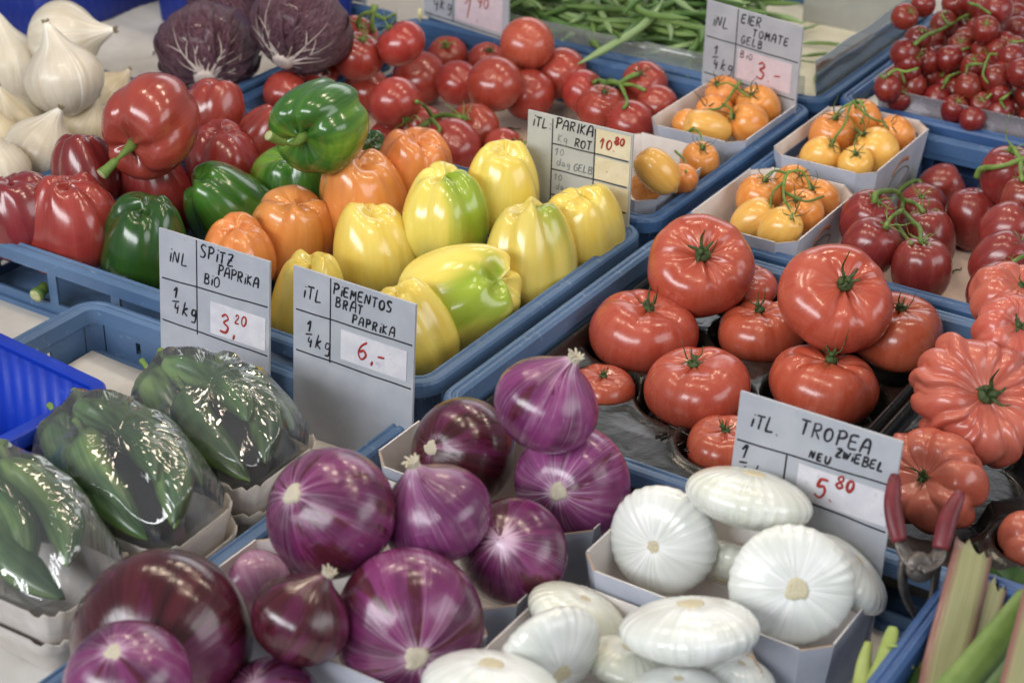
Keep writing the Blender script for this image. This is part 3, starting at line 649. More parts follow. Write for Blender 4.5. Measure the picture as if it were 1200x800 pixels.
def pulp_tray(label, x0, x1, y0, y1, zb, zt):
    cx, cy, hx, hy, H = (x0+x1)/2, (y0+y1)/2, (x1-x0)/2, (y1-y0)/2, zt-zb
    T = thing('pulp_punnet', label, 'punnet', (cx, cy, zb), 'grey pulp punnets in plastic bags')
    def lay(i0, z0, i1, z1, name):
        n = 8; K = len(rrect(hx, hy, .02, n)); m = MB(); th = .002; V = []
        for ins, z, wv in ((i0, z0, 0), (i0-(i0-i1)*.4, z0+(z1-z0)*.5, 0), (i1, z1, 1), (i1+th, z1, 1), (i0-(i0-i1)*.4+th, z0+(z1-z0)*.5, 0), (i0+th, z0+th, 0)):
            for k, (x, y) in enumerate(rrect(hx-ins, hy-ins, max(.004, .022-ins), n)): V.append((x, y, z+(wv*.0022*math.sin(k*2.1+hx*900)) if z else z))
        F = [(q*K+k, q*K+(k+1) % K, (q+1)*K+(k+1) % K, (q+1)*K+k) for q in range(5) for k in range(K)]
        m.add(V, F); obj(name, m.mesh(name, 'pulp', True), T)
    lay(.014, 0, .0, H, 'wall'); lay(.010, H*.10, -.0025, H*.62, 'outer_band')
    m = MB(); P = rrect(hx-.0145, hy-.0145, .008); m.prism([(x, y, 0) for x, y in P], [(x, y, .002) for x, y in P]); obj('base', m.mesh('base', 'pulp', False), T)
pulp_tray('grey pulp punnet under the rear bag of green peppers', -.182, -.024, -.215, -.112, -.0655, -.002)
pulp_tray('grey pulp punnet under the middle bag of green peppers', -.190, -.022, -.318, -.222, -.0655, -.002)
pulp_tray('grey pulp punnet in the lower left corner', -.190, -.034, -.424, -.326, -.0655, -.002)

# ------------------------------------------------------------------ bell peppers
def veg(kind, name, label, cat, u, v, w, pole, mat, floor=FL, spin=None, var=None, group=None, stem=None, tol=.94, blossom=True, z0=.16, hzk=1.0):
    me, hz = POOL[kind][var if var is not None else rng.integers(len(POOL[kind]))]
    ax = pole_axis(u, v, w, pole, min(1, hz*1.05))
    if blossom: ax = -ax
    if mat == 'pepper_yellow_green':
        want = cv(.55, .35, .7); spin = max(np.linspace(0, 6.28, 60), key=lambda a: basis(ax, a)[:, 0]@want)
    spin = spin if spin is not None else rng.uniform(0, 6.28)
    c, s, B, low = settle(u, v, w, hz, ax, floor, spin, tol, z0)
    base = np.array([c[0], c[1], c[2]-low]); T = thing(name, label, cat, base, group)
    b = obj({'pepper': 'flesh', 'red_onion': 'bulb', 'flat_onion': 'bulb', 'bulb': 'bulb', 'red_neck': 'bulb'}.get(kind, 'flesh'), me, T, c-base, quat_of(B), s, mat)
    return T, b, hz, c, s, B
# ------------------------------------------------------------------ round red tomatoes in the vine crate
def surf(u, v, lift=.004, zdef=-.01):
    d = ray(u, v); best = None
    for it in PLACED:
        o_ = ((CP-it[0])@it[1])/it[2]; dd = (d@it[1])/it[2]; A = dd@dd; Bq = o_@dd; Cq = o_@o_-1; disc = Bq*Bq-A*Cq
        if disc > 0:
            t = (-Bq-math.sqrt(disc))/A
            if best is None or t < best: best = t
    return best
def path3(px, lift=.006, zdef=.0):
    ts = [surf(*p[:2]) for p in px]
    if all(t is None for t in ts): ts = [(zdef-CP[2])/ray(*p[:2])[2] for p in px]
    idx = [i for i, t in enumerate(ts) if t is not None]; ts = np.interp(range(len(px)), idx, [ts[i] for i in idx])
    ts = np.minimum(ts, np.convolve(np.r_[ts[0], ts, ts[-1]], [1/3]*3, 'valid')+.004)
    return [CP+ray(p[0], p[1])*(t-(p[2] if len(p) > 2 else lift)) for p, t in zip(px, ts)]
def truss(name, label, cat, kind, mat, toms, stems, floor, group=None, calscale=1.0, cal='stem_green', r0=.0021, tol=.93, stemmat='stem_green', ckind=None):
    """one cluster: tomatoes joined by green stalks. toms: (u, v, w, calyx pixel|None, var, mat)"""
    res = []; f0 = floor
    for q in toms:
        u, v, w, pole = q[:4]; k2 = q[5] if len(q) > 5 and q[5] else kind; m2 = q[6] if len(q) > 6 else mat
        me, hz = POOL[k2][q[4] if len(q) > 4 and q[4] is not None else rng.integers(len(POOL[k2]))]
        ax = pole_axis(u, v, w, pole) if pole is not None else cv(rng.uniform(-.3, .3), -.2, -.9)
        c, s, B, low = settle(u, v, w, hz, ax, floor, rng.uniform(0, 6.28), tol, z0=.16); res.append((me, hz, c, s, B, low, pole, m2))
    ctr = np.mean([r[2] for r in res], 0); base = np.array([ctr[0], ctr[1], min(r[2][2]-r[5] for r in res)]); T = thing(name, label, cat, base, group)
    for me, hz, c, s, B, low, pole, m2 in res:
        b = obj('tomato', me, T, c-base, quat_of(B), s, m2)
        if pole is not None: obj('calyx', (ckind or CAL_T)[rng.integers(4)], b, (0, 0, hz*.86), None, calscale, cal)
    for st in stems:
        P = path3(st) if not isinstance(st, dict) else path3(st['p'], st.get('l', .006)); P = spline(np.array(P), 5)-base; n = len(P); m = MB(); f = st.get('r', 1) if isinstance(st, dict) else 1
        rad = r0*f*(1.0-.25*np.linspace(0, 1, n))*(1+.12*np.sin(np.linspace(0, 9, n))); m.tube(P, rad, 8); obj('stalk', m.mesh('stalk', stemmat), T)
    return T
def single(label, u, v, w, pole, floor=FL, kind='tomato', mat='tomato_red', var=None, cal=None, calmat='stem_dark', group=None, name='tomato', tol=.93, cs=1.0, spin=None):
    T, b, hz, c, s, B = veg(kind, name, label, 'tomato', u, v, w, pole if pole is not None else (rng.uniform(-.3, .3), -.3, -.9), mat, floor, spin, var, group, tol=tol, blossom=False)
    if cal is not None: obj('calyx', cal, b, (0, 0, hz*(.84 if kind == 'tomato' else .76)), None, cs, calmat)
    return T
# ------------------------------------------------------------------ cherry tomatoes
CH = [(1120,5,30),(1060,20,28),(1082,6,26),(1145,35,26),(1168,12,34),(1192,35,30),(1132,28,26),(1106,28,30),(1076,45,28),(1095,48,26),(1112,50,26),(1125,56,28),(1160,44,26),(1158,45,28),
 (1060,62,31),(1085,72,31),(1112,70,29),(1132,48,30),(1155,36,30),(1140,80,28),(1185,68,30),(1166,92,31),(1198,85,32),(1135,102,31),(1052,92,28),(1040,104,30),(1070,101,30),(1108,98,26),(1098,115,30),(1118,128,30),(1150,122,28),(1172,130,30),(1192,124,28),(1205,112,30),(1054,116,28),(1090,90,26),(1150,62,27),(1176,52,27),(1204,60,28),(1100,80,26),(1200,12,28),(1118,86,28),(1160,110,26),(1185,108,26),(1140,140,28),(1210,140,30)]
LIM[0] = (.062, 1.168, .856)
GT = {}
_r = np.random.default_rng(11)
for _u in range(1052, 1215, 17):
    for _v in range(6, 140, 13):
        uu, vv = _u+_r.uniform(-5, 5), _v+_r.uniform(-4, 4)
        if vv > 108-(uu-1035)*1.15 and vv < 92+(uu-1035)*.26 and min((uu-q[0])**2+(vv-q[1])**2 for q in CH) > 90: CH.append((uu, vv, _r.uniform(24, 28)))
CH.sort(key=lambda q: q[1]-.25*(q[0]-1000))
PXC = []
order = sorted(CH, key=lambda q: -q[1])
lower = [q for k, q in enumerate(CH)]
keys = [(1075, 35), (1060, 98), (1110, 90), (1150, 100), (1190, 40), (1140, 130), (1195, 110)]
lab = ['cherry tomato truss with the long upper stalk at the back left of the clear box', 'cherry tomato truss in the front left corner of the clear box', 'cherry tomato truss in the middle of the clear box', 'cherry tomato truss with a forked stalk, right of the middle', 'cherry tomato truss heaped highest at the top right corner', 'cherry tomato truss along the front of the clear box', 'cherry tomato truss cut off by the right edge']
stk = [[{'p': [(1072, 52, .006), (1085, 42, .012), (1105, 34, .014), (1125, 22, .014), (1142, 14, .012), (1152, 8, .01)], 'r': 1.5}, [(1092, 39, .012), (1082, 36, .01), (1078, 34, .004)], [(1112, 30, .012), (1104, 18, .01), (1110, 14, .006)], [(1130, 20, .012), (1140, 26, .008)]],
       [{'p': [(1040, 88, .006), (1050, 82, .012), (1062, 84, .012), (1076, 80, .008)], 'r': 1.2}, [(1056, 84, .01), (1060, 98, .006)], [(1044, 86, .008), (1036, 92, .005), (1030, 86, .004)]],
       [{'p': [(1106, 98, .006), (1112, 90, .010), (1126, 84, .012), (1130, 76, .010)], 'r': 1.2}, [(1112, 92, .010), (1104, 104, .006)], [(1128, 58, .008), (1136, 56, .006)]],
       [{'p': [(1132, 78, .008), (1142, 75, .012), (1154, 75, .012), (1160, 64, .010), (1168, 64, .006)], 'r': 1.1}, [(1155, 75, .012), (1152, 88, .010), (1158, 98, .006)], [(1134, 78, .008), (1132, 86, .005)]],
       [{'p': [(1136, 4, .008), (1148, 8, .012), (1160, 16, .010)], 'r': 1.2}, [(1185, 50, .008), (1200, 48, .008)]],
       [{'p': [(1172, 118, .008), (1180, 112, .010), (1188, 104, .008)], 'r': 1.2}, [(1172, 118, .008), (1178, 128, .006)], [(1156, 116, .006), (1162, 110, .006)]],
       [{'p': [(1200, 96, .008), (1212, 90, .01)], 'r': 1}]]
grp = [[] for _ in keys]
for q in CH:
    k = min(range(7), key=lambda i: (q[0]-keys[i][0])**2+(1.4*(q[1]-keys[i][1]))**2); grp[k].append(q)
CHF = .000
for k in (0, 4, 2, 3, 1, 6, 5):
    grp[k].sort(key=lambda q: q[2] > 28.5)
    toms = [(u, v, w*1.14, ((u+rng.uniform(-9, 9), v-rng.uniform(3, 10)) if i % 3 == 0 else None)) for i, (u, v, w) in enumerate(grp[k])]
    truss('cherry_tomato_truss', lab[k], 'tomatoes', 'cherry', 'tomato_cherry', toms, stk[k], CHF, 'cherry tomatoes in the clear box', .9, 'stem_green', .0017, .62)

LIM[0] = (-.583, .796)
VF = -.066; G = 'loose red vine tomatoes'
single('red tomato standing at the far back rim, right of the stacked trio', 524, 66, 50, (523, 54), VF, cal=CAL[0], calmat='stem_green', group=G, var=2)
single('red tomato half hidden behind the paired tomatoes, dark calyx on top', 571, 72, 46, (574, 60), VF, cal=CAL[1], group=G, var=1)
single('red tomato at the back rim right of the pale one on top', 657, 86, 62, None, VF, group=G)
single('red tomato in shade behind the stacked trio', 492, 92, 66, None, VF, group=G)
single('small red tomato at the left back behind the green pepper', 374, 84, 46, (383, 84), VF, cal=CAL[2], group=G)
single('pale red tomato left of the stacked green pepper', 334, 108, 52, None, VF, group=G)
single('red tomato left of the centre pair', 537, 98, 54, None, VF, group=G, var=0)
single('red tomato under the pale one on top', 619, 111, 62, None, VF, group=G, var=3)
single('large smooth red tomato in the centre of the crate', 580, 99, 67, None, VF, group=G, var=0)
single('pale pinkish red tomato resting on top of the others', 618, 52, 64, None, VF, mat='tomato_beef', group=G, var=0)
single('dark red tomato low behind the stacked green pepper', 430, 106, 56, None, VF, group=G)
truss('tomato_truss', 'truss of three red tomatoes stacked highest, at the back left', 'tomatoes', 'tomato', 'tomato_red',
      [(416, 46, 58, (425, 30)), (419, 66, 62, (428, 44)), (470, 51, 60, (452, 26))],
      [{'p': [(440, 6, .012), (436, 20, .012), (437, 38, .004)], 'r': 1.5}, [(436, 14, .012), (423, 18, .012), (418, 30, .004)], [(438, 16, .012), (450, 22, .010), (458, 19, .004), (463, 17, .003)]], -.006, r0=.0028)
truss('tomato_truss', 'truss of red tomatoes with green stalk beside the orange pepper', 'tomatoes', 'tomato', 'tomato_red',
      [(497, 146, 46, None), (553, 152, 66, (541, 138), 2), (458, 168, 58, None), (463, 121, 64, (483, 150)), (530, 174, 70, None, 1)],
      [{'p': [(477, 155, .012), (493, 150, .012), (508, 138, .012), (525, 135, .009), (541, 139, .003)], 'r': 1.4}, [(508, 138, .012), (498, 125, .012), (488, 119, .010)], [(494, 150, .010), (497, 160, .008)], [(505, 140, .01), (515, 150, .008), (512, 158, .006)]], VF, r0=.0028)
single('red tomato partly behind the left edge of the PARIKA ROT sign', 592, 177, 56, (611, 168), VF, cal=CAL[3], calmat='stem_green', group=G, var=2)
truss('tomato_truss', 'truss of five red tomatoes between the bean crate and orange punnet', 'tomatoes', 'tomato', 'tomato_red',
      [(755, 99, 56, (748, 86), 1), (684, 108, 54, (701, 97)), (770, 124, 50, None), (705, 127, 62, (708, 104), 2), (739, 146, 58, None)],
      [{'p': [(705, 98, .012), (718, 96, .014), (726, 97, .014), (738, 90, .012), (748, 87, .003)], 'r': 1.4}, [(726, 98, .014), (731, 108, .012), (735, 120, .008), (730, 128, .004)], [(728, 99, .014), (742, 100, .012), (756, 106, .006)], [(712, 97, .01), (702, 94, .006), (695, 97, .003)]], VF, r0=.0026, cal='stem_dark', calscale=.85)

# ------------------------------------------------------------------ orange tomatoes in punnets
CF = -.026
LIM[0] = (-.134, .796)
truss('orange_tomato_truss', 'truss of orange tomatoes in the punnet below the EIER TOMATE sign', 'tomatoes', 'plum', 'tomato_orange',
      [(848, 113, 46, (838, 100), 2), (889, 128, 52, (879, 113)), (838, 132, 44, (827, 129)), (806, 146, 38, None), (876, 144, 48, (857, 138), 2)],
      [{'p': [(868, 95, .014), (862, 103, .014), (852, 118, .014), (843, 127, .012), (828, 129, .004)], 'r': 1.3}, [(862, 102, .014), (852, 97, .012), (840, 100, .004)], [(863, 103, .014), (872, 110, .010), (879, 114, .003)], [(847, 122, .014), (856, 128, .010), (857, 140, .003)]], CF, r0=.0015, calscale=1.1, cal='stem_dark')
single('long yellow pointed tomato lying in front of the orange truss', 829, 150, 44, (-.9, .15, .3), CF, 'nipple', 'tomato_yellow', 0)
LIM[0] = (-.146, .610)
truss('orange_tomato_truss', 'truss of orange tomatoes behind the right edge of the PARIKA ROT sign', 'tomatoes', 'plum', 'tomato_orange',
      [(819, 191, 48, (822, 175), 2), (772, 212, 44, None), (800, 210, 38, None), (758, 220, 42, None)],
      [{'p': [(813, 150, .016), (803, 158, .016), (797, 170, .014), (789, 178, .012), (778, 172, .008)], 'r': 1.3}, [(812, 150, .016), (821, 158, .014), (823, 174, .003)], [(791, 177, .012), (802, 188, .008), (804, 202, .005)]], CF, r0=.0015, calscale=1.1, cal='stem_dark')
single('long pale orange tomato with pointed end beside the PARIKA ROT sign', 770, 201, 46, (-.6, .6, .2), CF, 'nipple', 'tomato_yellow', 0, spin=1)
LIM[0] = (.029, .801)
truss('orange_tomato_truss', 'truss of six orange tomatoes in the punnet next to the cherry tomatoes', 'tomatoes', 'plum', 'tomato_orange',
      [(1010, 142, 46, (1003, 124)), (974, 160, 56, (976, 140), 2), (1050, 161, 48, (1040, 150)), (961, 184, 46, (972, 172), None, None, 'tomato_yellow'), (1027, 177, 54, (1010, 158), 2, None, 'tomato_yellow'), (1002, 193, 44, (1000, 182), None, None, 'tomato_yellow')],
      [{'p': [(1012, 120, .016), (1000, 119, .018), (995, 128, .018), (990, 145, .016), (978, 162, .012), (973, 172, .004)], 'r': 1.2}, [(995, 122, .018), (985, 128, .014), (976, 140, .003)], [(1000, 120, .018), (1020, 138, .014), (1034, 143, .010), (1040, 150, .003)], [(993, 136, .016), (1003, 150, .01), (1010, 157, .003)], [(1006, 154, .010), (1002, 168, .008), (1001, 180, .003)], [(1008, 120, .016), (1014, 130, .012), (1008, 146, .008)]], CF, r0=.0015, calscale=1.1, cal='stem_dark')
LIM[0] = (.033, .586)
truss('orange_tomato_truss', 'truss of six orange tomatoes in the punnet beside the plum tomatoes', 'tomatoes', 'plum', 'tomato_orange',
      [(927, 217, 46, (935, 208)), (889, 232, 54, (895, 212), 2), (962, 234, 46, (950, 222)), (884, 258, 50, (903, 244), None, None, 'tomato_yellow'), (940, 249, 52, (930, 235), 2), (914, 270, 50, (926, 255), None, None, 'tomato_yellow')],
      [{'p': [(925, 200, .018), (920, 208, .018), (918, 222, .018), (920, 236, .016), (928, 246, .010), (927, 256, .004)], 'r': 1.25}, [(922, 203, .018), (908, 200, .016), (898, 206, .010), (895, 212, .003)], [(922, 202, .018), (938, 200, .016), (946, 210, .010), (950, 222, .003)], [(917, 214, .018), (905, 226, .012), (903, 243, .003)], [(920, 225, .016), (934, 232, .012), (946, 236, .008), (965, 230, .006)]], CF, r0=.0015, calscale=1.1, cal='stem_dark')

# ------------------------------------------------------------------ plum tomatoes
LIM[0] = (.155, .796)
single('red plum tomato behind the long upright one', 1103, 219, 54, (1126, 208), VF, 'plum', 'tomato_plum', 2, group='loose plum tomatoes')
single('long upright red plum tomato standing beside the truss', 1140, 256, 64, (1138, 212), VF, 'plum', 'tomato_plum', 1, CAL_T[1], group='loose plum tomatoes', cs=.6)
truss('plum_tomato_truss', 'truss of red plum tomatoes with green stalk beside the orange punnets', 'tomatoes', 'plum', 'tomato_plum',
      [(1081, 243, 58, None), (1016, 258, 66, (1024, 238)), (1080, 258, 58, (1078, 225), 2), (1088, 282, 66, (1083, 250), 1), (1020, 290, 70, (1036, 266), 2), (1079, 316, 72, (1079, 284), 0)],
      [{'p': [(1024, 238, .003), (1026, 228, .010), (1038, 224, .016), (1051, 225, .018), (1058, 236, .018), (1058, 246, .016), (1068, 258, .014), (1078, 268, .010), (1079, 283, .003)], 'r': 1.2}, [(1051, 225, .018), (1066, 214, .014), (1078, 212, .010), (1078, 224, .003)], [(1057, 234, .018), (1072, 238, .012), (1082, 248, .003)], [(1058, 246, .016), (1045, 254, .012), (1037, 266, .003)], [(1050, 263, .006), (1060, 276, .006), (1068, 285, .004)]], VF, r0=.0026)
truss('plum_tomato_truss', 'truss of red plum tomatoes at the right edge of the picture', 'tomatoes', 'plum', 'tomato_plum',
      [(1182, 206, 68, (1182, 178)), (1202, 238, 60, (1198, 212)), (1180, 268, 64, (1202, 250), 2), (1206, 300, 60, None), (1172, 305, 66, (1192, 285), 1), (1168, 342, 70, (1182, 318), 2)],
      [{'p': [(1144, 208, .006), (1150, 198, .012), (1165, 196, .014), (1180, 193, .014), (1196, 187, .016), (1212, 184, .016)], 'r': 1.3}, [(1196, 187, .016), (1196, 200, .010), (1198, 212, .003)], [(1196, 187, .016), (1186, 172, .012), (1182, 178, .003)], [(1215, 296, .014), (1195, 302, .012), (1182, 312, .004)]], VF, r0=.0026)

def root_mesh():
    m = MB(); n = 36; rg = np.random.default_rng(5); V = []; rr = .2*(1+.16*np.interp(np.arange(n), np.arange(0, n+3, 3), rg.uniform(-1, 1, n//3+1))+.08*rg.uniform(-1, 1, n))
    for k, (f, z) in enumerate(((1, -.07), (.98, -.005), (.85, .022), (.6, .034), (.3, .028))):
        for i in range(n): a = 2*PI*i/n; V.append((rr[i]*f*math.cos(a), rr[i]*f*math.sin(a), z+rg.uniform(-.008, .008)*(k > 1)))
    V.append((0, 0, .030)); F = [(q*n+i, q*n+(i+1) % n, (q+1)*n+(i+1) % n, (q+1)*n+i) for q in range(4) for i in range(n)]+[(4*n+i, 4*n+(i+1) % n, 5*n) for i in range(n)]
    m.add(V, F); return m.mesh('root_plate', 'root_fibre')
ROOT = root_mesh()
rm2 = MB()
for k in range(10): a = k*.628; rm2.tube(spline([(.04*math.cos(a), .04*math.sin(a), -.1), (.07*math.cos(a), .07*math.sin(a), .08), (.11*math.cos(a+.3), .11*math.sin(a+.3), .16+.04*math.sin(k*3))], 4), np.linspace(.035, .012, 9), 6)
NECK = rm2.mesh('dry_neck', 'root_fibre')
# ------------------------------------------------------------------ radicchio
LIM[0] = (-1.19, .80)
def radicchio(label, u, v, w, base_px, seed):
    rg = np.random.default_rng(seed)
    ax = -pole_axis(u, v, w, base_px)        # +z away from the stem base
    c, s, B, low = settle(u, v, w, .84, ax, -.034, rg.uniform(0, 6), .93, .14); base = np.array([c[0], c[1], c[2]-low]); T = thing('radicchio_head', label, 'radicchio', base, 'radicchio heads')
    def fn(TH, Tt):
        ph = Tt*PI; z0 = -np.cos(ph); q = np.sin(ph); n = wob(TH*2, Tt*2, rg, .025)+.02*np.sin(9*TH+7*Tt)*q; r = q**.9*(1+n)*.96; return r*np.cos(TH), r*np.sin(TH), .82*z0*(1+.5*n)
    core = obj('head', body('head', fn, 'radicchio', 80, 44), T, c-base, quat_of(B), s)
    for k in range(8):     # wrapping leaves, edges lifting off
        m = MB(); a0 = 2*PI*k/8+rg.uniform(-.3, .3); wd = rg.uniform(.75, 1.15); n, mm = 22, 22; V = []; R = []
        for lay in (0, 1):
            for j in range(mm+1):
                for i in range(n+1):
                    x = (i/n*2-1); y = j/mm; edge = abs(x)**6+max(0, y-.8)*3; top = .60+.16*rg.uniform(-1, 1)*0+.05*math.sin(5*x+seed+k)+.15*(1-x*x)
                    ph = .10+(top*PI)*y; th = a0+wd*x*(.55+.75*math.sin(ph))*.9/(max(.35, math.sin(ph)))*.75
                    rr = .975+.03*(k % 3)/2+.09*edge*(.3+.7*(.5+.5*math.sin(11*x+9*y+k)))+.012*math.sin(13*x+k)*math.sin(8*y+seed)+(0.010 if lay else 0)
                    V.append((rr*math.sin(ph)*math.cos(th), rr*math.sin(ph)*math.sin(th), -.84*rr*math.cos(ph))); R.append((x, y, k))
        q = (n+1)*(mm+1); F = []
        for j in range(mm):
            for i in range(n):
                a = j*(n+1)+i; F.append((q+a, q+a+1, q+a+n+2, q+a+n+1)); F.append((a, a+n+1, a+n+2, a+1))
        ed = [i for i in range(n+1)]+[j*(n+1)+n for j in range(1, mm+1)]+[mm*(n+1)+i for i in range(n-1, -1, -1)]+[j*(n+1) for j in range(mm-1, 0, -1)]
        F += [(ed[i], ed[(i+1) % len(ed)], q+ed[(i+1) % len(ed)], q+ed[i]) for i in range(len(ed))]
        lf = obj('leaf', m.add(V, F, R).mesh('leaf', 'radicchio'), core)
        vm = MB()
        for b_ in range(1, 4):
            th = a0+(b_-2)*.27*wd; ln = [.40, .80, 1.25, .75, .36][b_]*rg.uniform(.55, 1.2); P = []; off = rg.uniform(-.1, .1)
            for i in range(14):
                y = i/13; ph = .16+ln*y; tt = th+(b_-2)*.10*y+off*y+.04*math.sin(6*y+b_); rr = 1.008+.03*(k % 3)/2; P.append((rr*math.sin(ph)*math.cos(tt), rr*math.sin(ph)*math.sin(tt), -.84*rr*math.cos(ph)))
            vm.tube(P, np.r_[np.linspace(.050, .014, 6), np.linspace(.012, .003, 8)], 6, .4)
            if b_ == 2:
                for i0, sd in ((4, 1), (6, -1)):
                    p0 = np.array(P[i0]); Q = []
                    ph0 = .16+ln*i0/13; t0 = math.atan2(p0[1], p0[0])
                    for i in range(6): ph = ph0+.07*i; tt = t0+sd*.055*i; rr = 1.008+.03*(k % 3)/2; Q.append((rr*math.sin(ph)*math.cos(tt), rr*math.sin(ph)*math.sin(tt), -.84*rr*math.cos(ph)))
                    vm.tube(Q, np.linspace(.018, .004, 6), 6, .6)
        obj('leaf_vein', vm.mesh('leaf_vein', 'radicchio_vein'), core)
    cm = MB(); cm.tube([(0, 0, -.78), (0, 0, -.90), (0, 0, -.93)], [.26, .20, .14], 16); obj('stem_base', cm.mesh('stem_base', 'radicchio_vein'), core)
radicchio('dark purple radicchio head cut off by the top edge, behind the other two', 264, 12, 92, (.2, -.3, -.5), 3)
radicchio('dark purple radicchio head touching the vine tomato crate rim', 352, 32, 116, (330, 82), 2)
radicchio('dark purple radicchio head with white ribs fanning from its base', 244, 60, 118, (246, 104), 1)

# ------------------------------------------------------------------ white bulb onions
LIM[0] = (-1.19, .78)
BO = [(130, 108, 52, (.6, .6, .1), 'onion_cream', 'papery onion mostly hidden, its dry neck showing beside the red pepper', 1), (8, 78, 92, (-.1, .8, .2), 'onion_white', 'white onion cut off by the left edge', 0), (76, 46, 90, (.75, .1, .15), 'onion_white', 'white onion lying on its side at the back with dry roots', 1),
 (104, 146, 60, (.3, .5, .5), 'onion_cream', 'cream onion low under the upright one', 2), (24, 146, 70, (-.3, .6, .3), 'onion_cream', 'cream onion under the one cut off by the left edge', 2), (-6, 165, 70, (0, .7, .3), 'onion_cream', 'cream onion barely showing at the left edge', 1),
 (74, 92, 92, (66, 48), 'onion_white', 'upright white onion with its neck pointing up, in the middle', 0), (48, 176, 84, (66, 138), 'onion_white', 'small white onion with hooked neck in front', 1), (0, 200, 74, (0, .7, .4), 'onion_white', 'white onion low at the left edge behind the dark red pepper', 2)]
for u, v, w, pole, mt, lb, vr in BO:
    T, b, hz, c, s, B = veg('bulb', 'white_onion', lb, 'onion', u, v, w, pole, mt, -.034, None, vr, 'white bulb onions', blossom=False, tol=.90, z0=.14)
    obj('dry_neck', NECK, b, (.10*math.cos(110+vr), .10*math.sin(110+vr), hz+[.42, .32, .40][vr]), None, .9, 'root_brown')
    if lb.startswith('white onion lying'): obj('root_tuft', NECK, b, (0, 0, -hz-.02), Quaternion((1, 0, 0), PI), 1.3, 'root_brown')


# ------------------------------------------------------------------ bell peppers in their crate
LIM[0] = (-.583, .384)
PEP = [  # u, v, w, pole pixel or (right, up, toward) of the blossom end, colour, label
 (255, 131, 76, (.1, .8, .3), 'pepper_red', 'red bell pepper in front of the radicchio, at the back of the crate'),
 (312, 160, 72, (.4, .8, .3), 'pepper_red', 'orange red bell pepper left of the stacked green one'),
 (482, 200, 100, (.1, .75, .5), 'pepper_orange', 'orange bell pepper farthest back, below the red vine tomatoes'),
 (586, 222, 98, (.1, .8, .4), 'pepper_yellow', 'plain yellow bell pepper left of the PARIKA ROT sign'),
 (684, 268, 104, (-.1, .75, .5), 'pepper_yellow', 'plain yellow bell pepper at the right end, under the PARIKA ROT sign'),
 (98, 200, 84, (-.1, .85, .3), 'pepper_dark_red', 'dark red bell pepper in front of the white onions'),
 (258, 192, 92, (.1, .8, .4), 'pepper_red', 'red bell pepper lower right of the red one with the long stem'),
 (421, 178, 60, (.4, .3, .5), 'pepper_dark_green', 'dark green bell pepper mostly hidden behind the stacked green one'),
 (342, 222, 98, (0, .8, .5), 'pepper_green', 'green bell pepper lying under the stacked green one'),
 (181, 228, 100, (-.1, .8, .5), 'pepper_red', 'red bell pepper below the cut stem of the red one on top'),
 (421, 232, 112, (.05, .75, .55), 'pepper_orange', 'orange bell pepper in the middle, deepest orange of its row'),
 (522, 252, 108, (0, .85, .35), 'pepper_yellow_green', 'tall yellow bell pepper with a green streak on its shoulder'),
 (24, 252, 96, (-.2, .85, .35), 'pepper_dark_red', 'dark red bell pepper cut off by the left edge'),
 (268, 246, 106, (-.55, .55, .5), 'pepper_green', 'green bell pepper lying slanted between red and orange ones'),
 (343, 275, 106, (.1, .7, .6), 'pepper_orange', 'orange bell pepper with knobbly end above the SPITZ PAPRIKA sign'),
 (622, 300, 116, (0, .85, .35), 'pepper_yellow_green', 'big yellow bell pepper with green patches near the crate edge'),
 (434, 292, 106, (0, .85, .35), 'pepper_yellow', 'yellow bell pepper rising behind the PIEMENTOS sign'),
 (84, 262, 110, (0, .85, .4), 'pepper_red', 'bright red bell pepper at the front left of the crate'),
 (277, 300, 92, (.1, .7, .5), 'pepper_orange', 'pale orange bell pepper peeking over the SPITZ PAPRIKA sign'),
 (171, 290, 114, (.1, .8, .5), 'pepper_dark_green', 'dark green bell pepper left of the SPITZ PAPRIKA sign'),
 (236, 345, 96, (.1, .8, .4), 'pepper_orange', 'orange bell pepper hidden behind the SPITZ PAPRIKA sign'),
 (362, 350, 98, (.1, .8, .4), 'pepper_yellow', 'yellow bell pepper between the two front price signs'),
 (541, 350, 132, (.72, .35, .45), 'pepper_yellow_green', 'yellow bell pepper on its side with a green lobed end'),
 (478, 388, 112, (-.25, .85, .4), 'pepper_yellow', 'yellow bell pepper right behind the PIEMENTOS sign'),
]
for k, (u, v, w, pole, mt, lb) in enumerate(PEP):
    veg('pepper', 'bell_pepper', lb, 'bell pepper', u, v, w, pole, mt, group='bell peppers heaped in the crate', tol=.58 if ('front left' in lb or 'left of the SPITZ' in lb or 'left edge' in lb) else .80, var=k % 6)
for (u, v, w, pole, mt, lb, st, var, spin) in [
 (178, 148, 114, (158, 180), 'pepper_red', 'red bell pepper on top of the heap, long cut stem toward the viewer', 0, 0, .7),
 (376, 143, 108, (353, 170), 'pepper_green', 'glossy green bell pepper on top of the heap with curved stem', 1, 2, .3)]:
    T, b, hz, c, s, B = veg('pepper', 'bell_pepper', lb, 'bell pepper', u, v, w, pole, mt, group='bell peppers heaped in the crate', var=var, spin=spin, blossom=False, tol=.92)
    sm_ = obj('stem', PST[st][0], b, (0, 0, hz*.70)); obj('cut_end', PST[st][1], sm_)

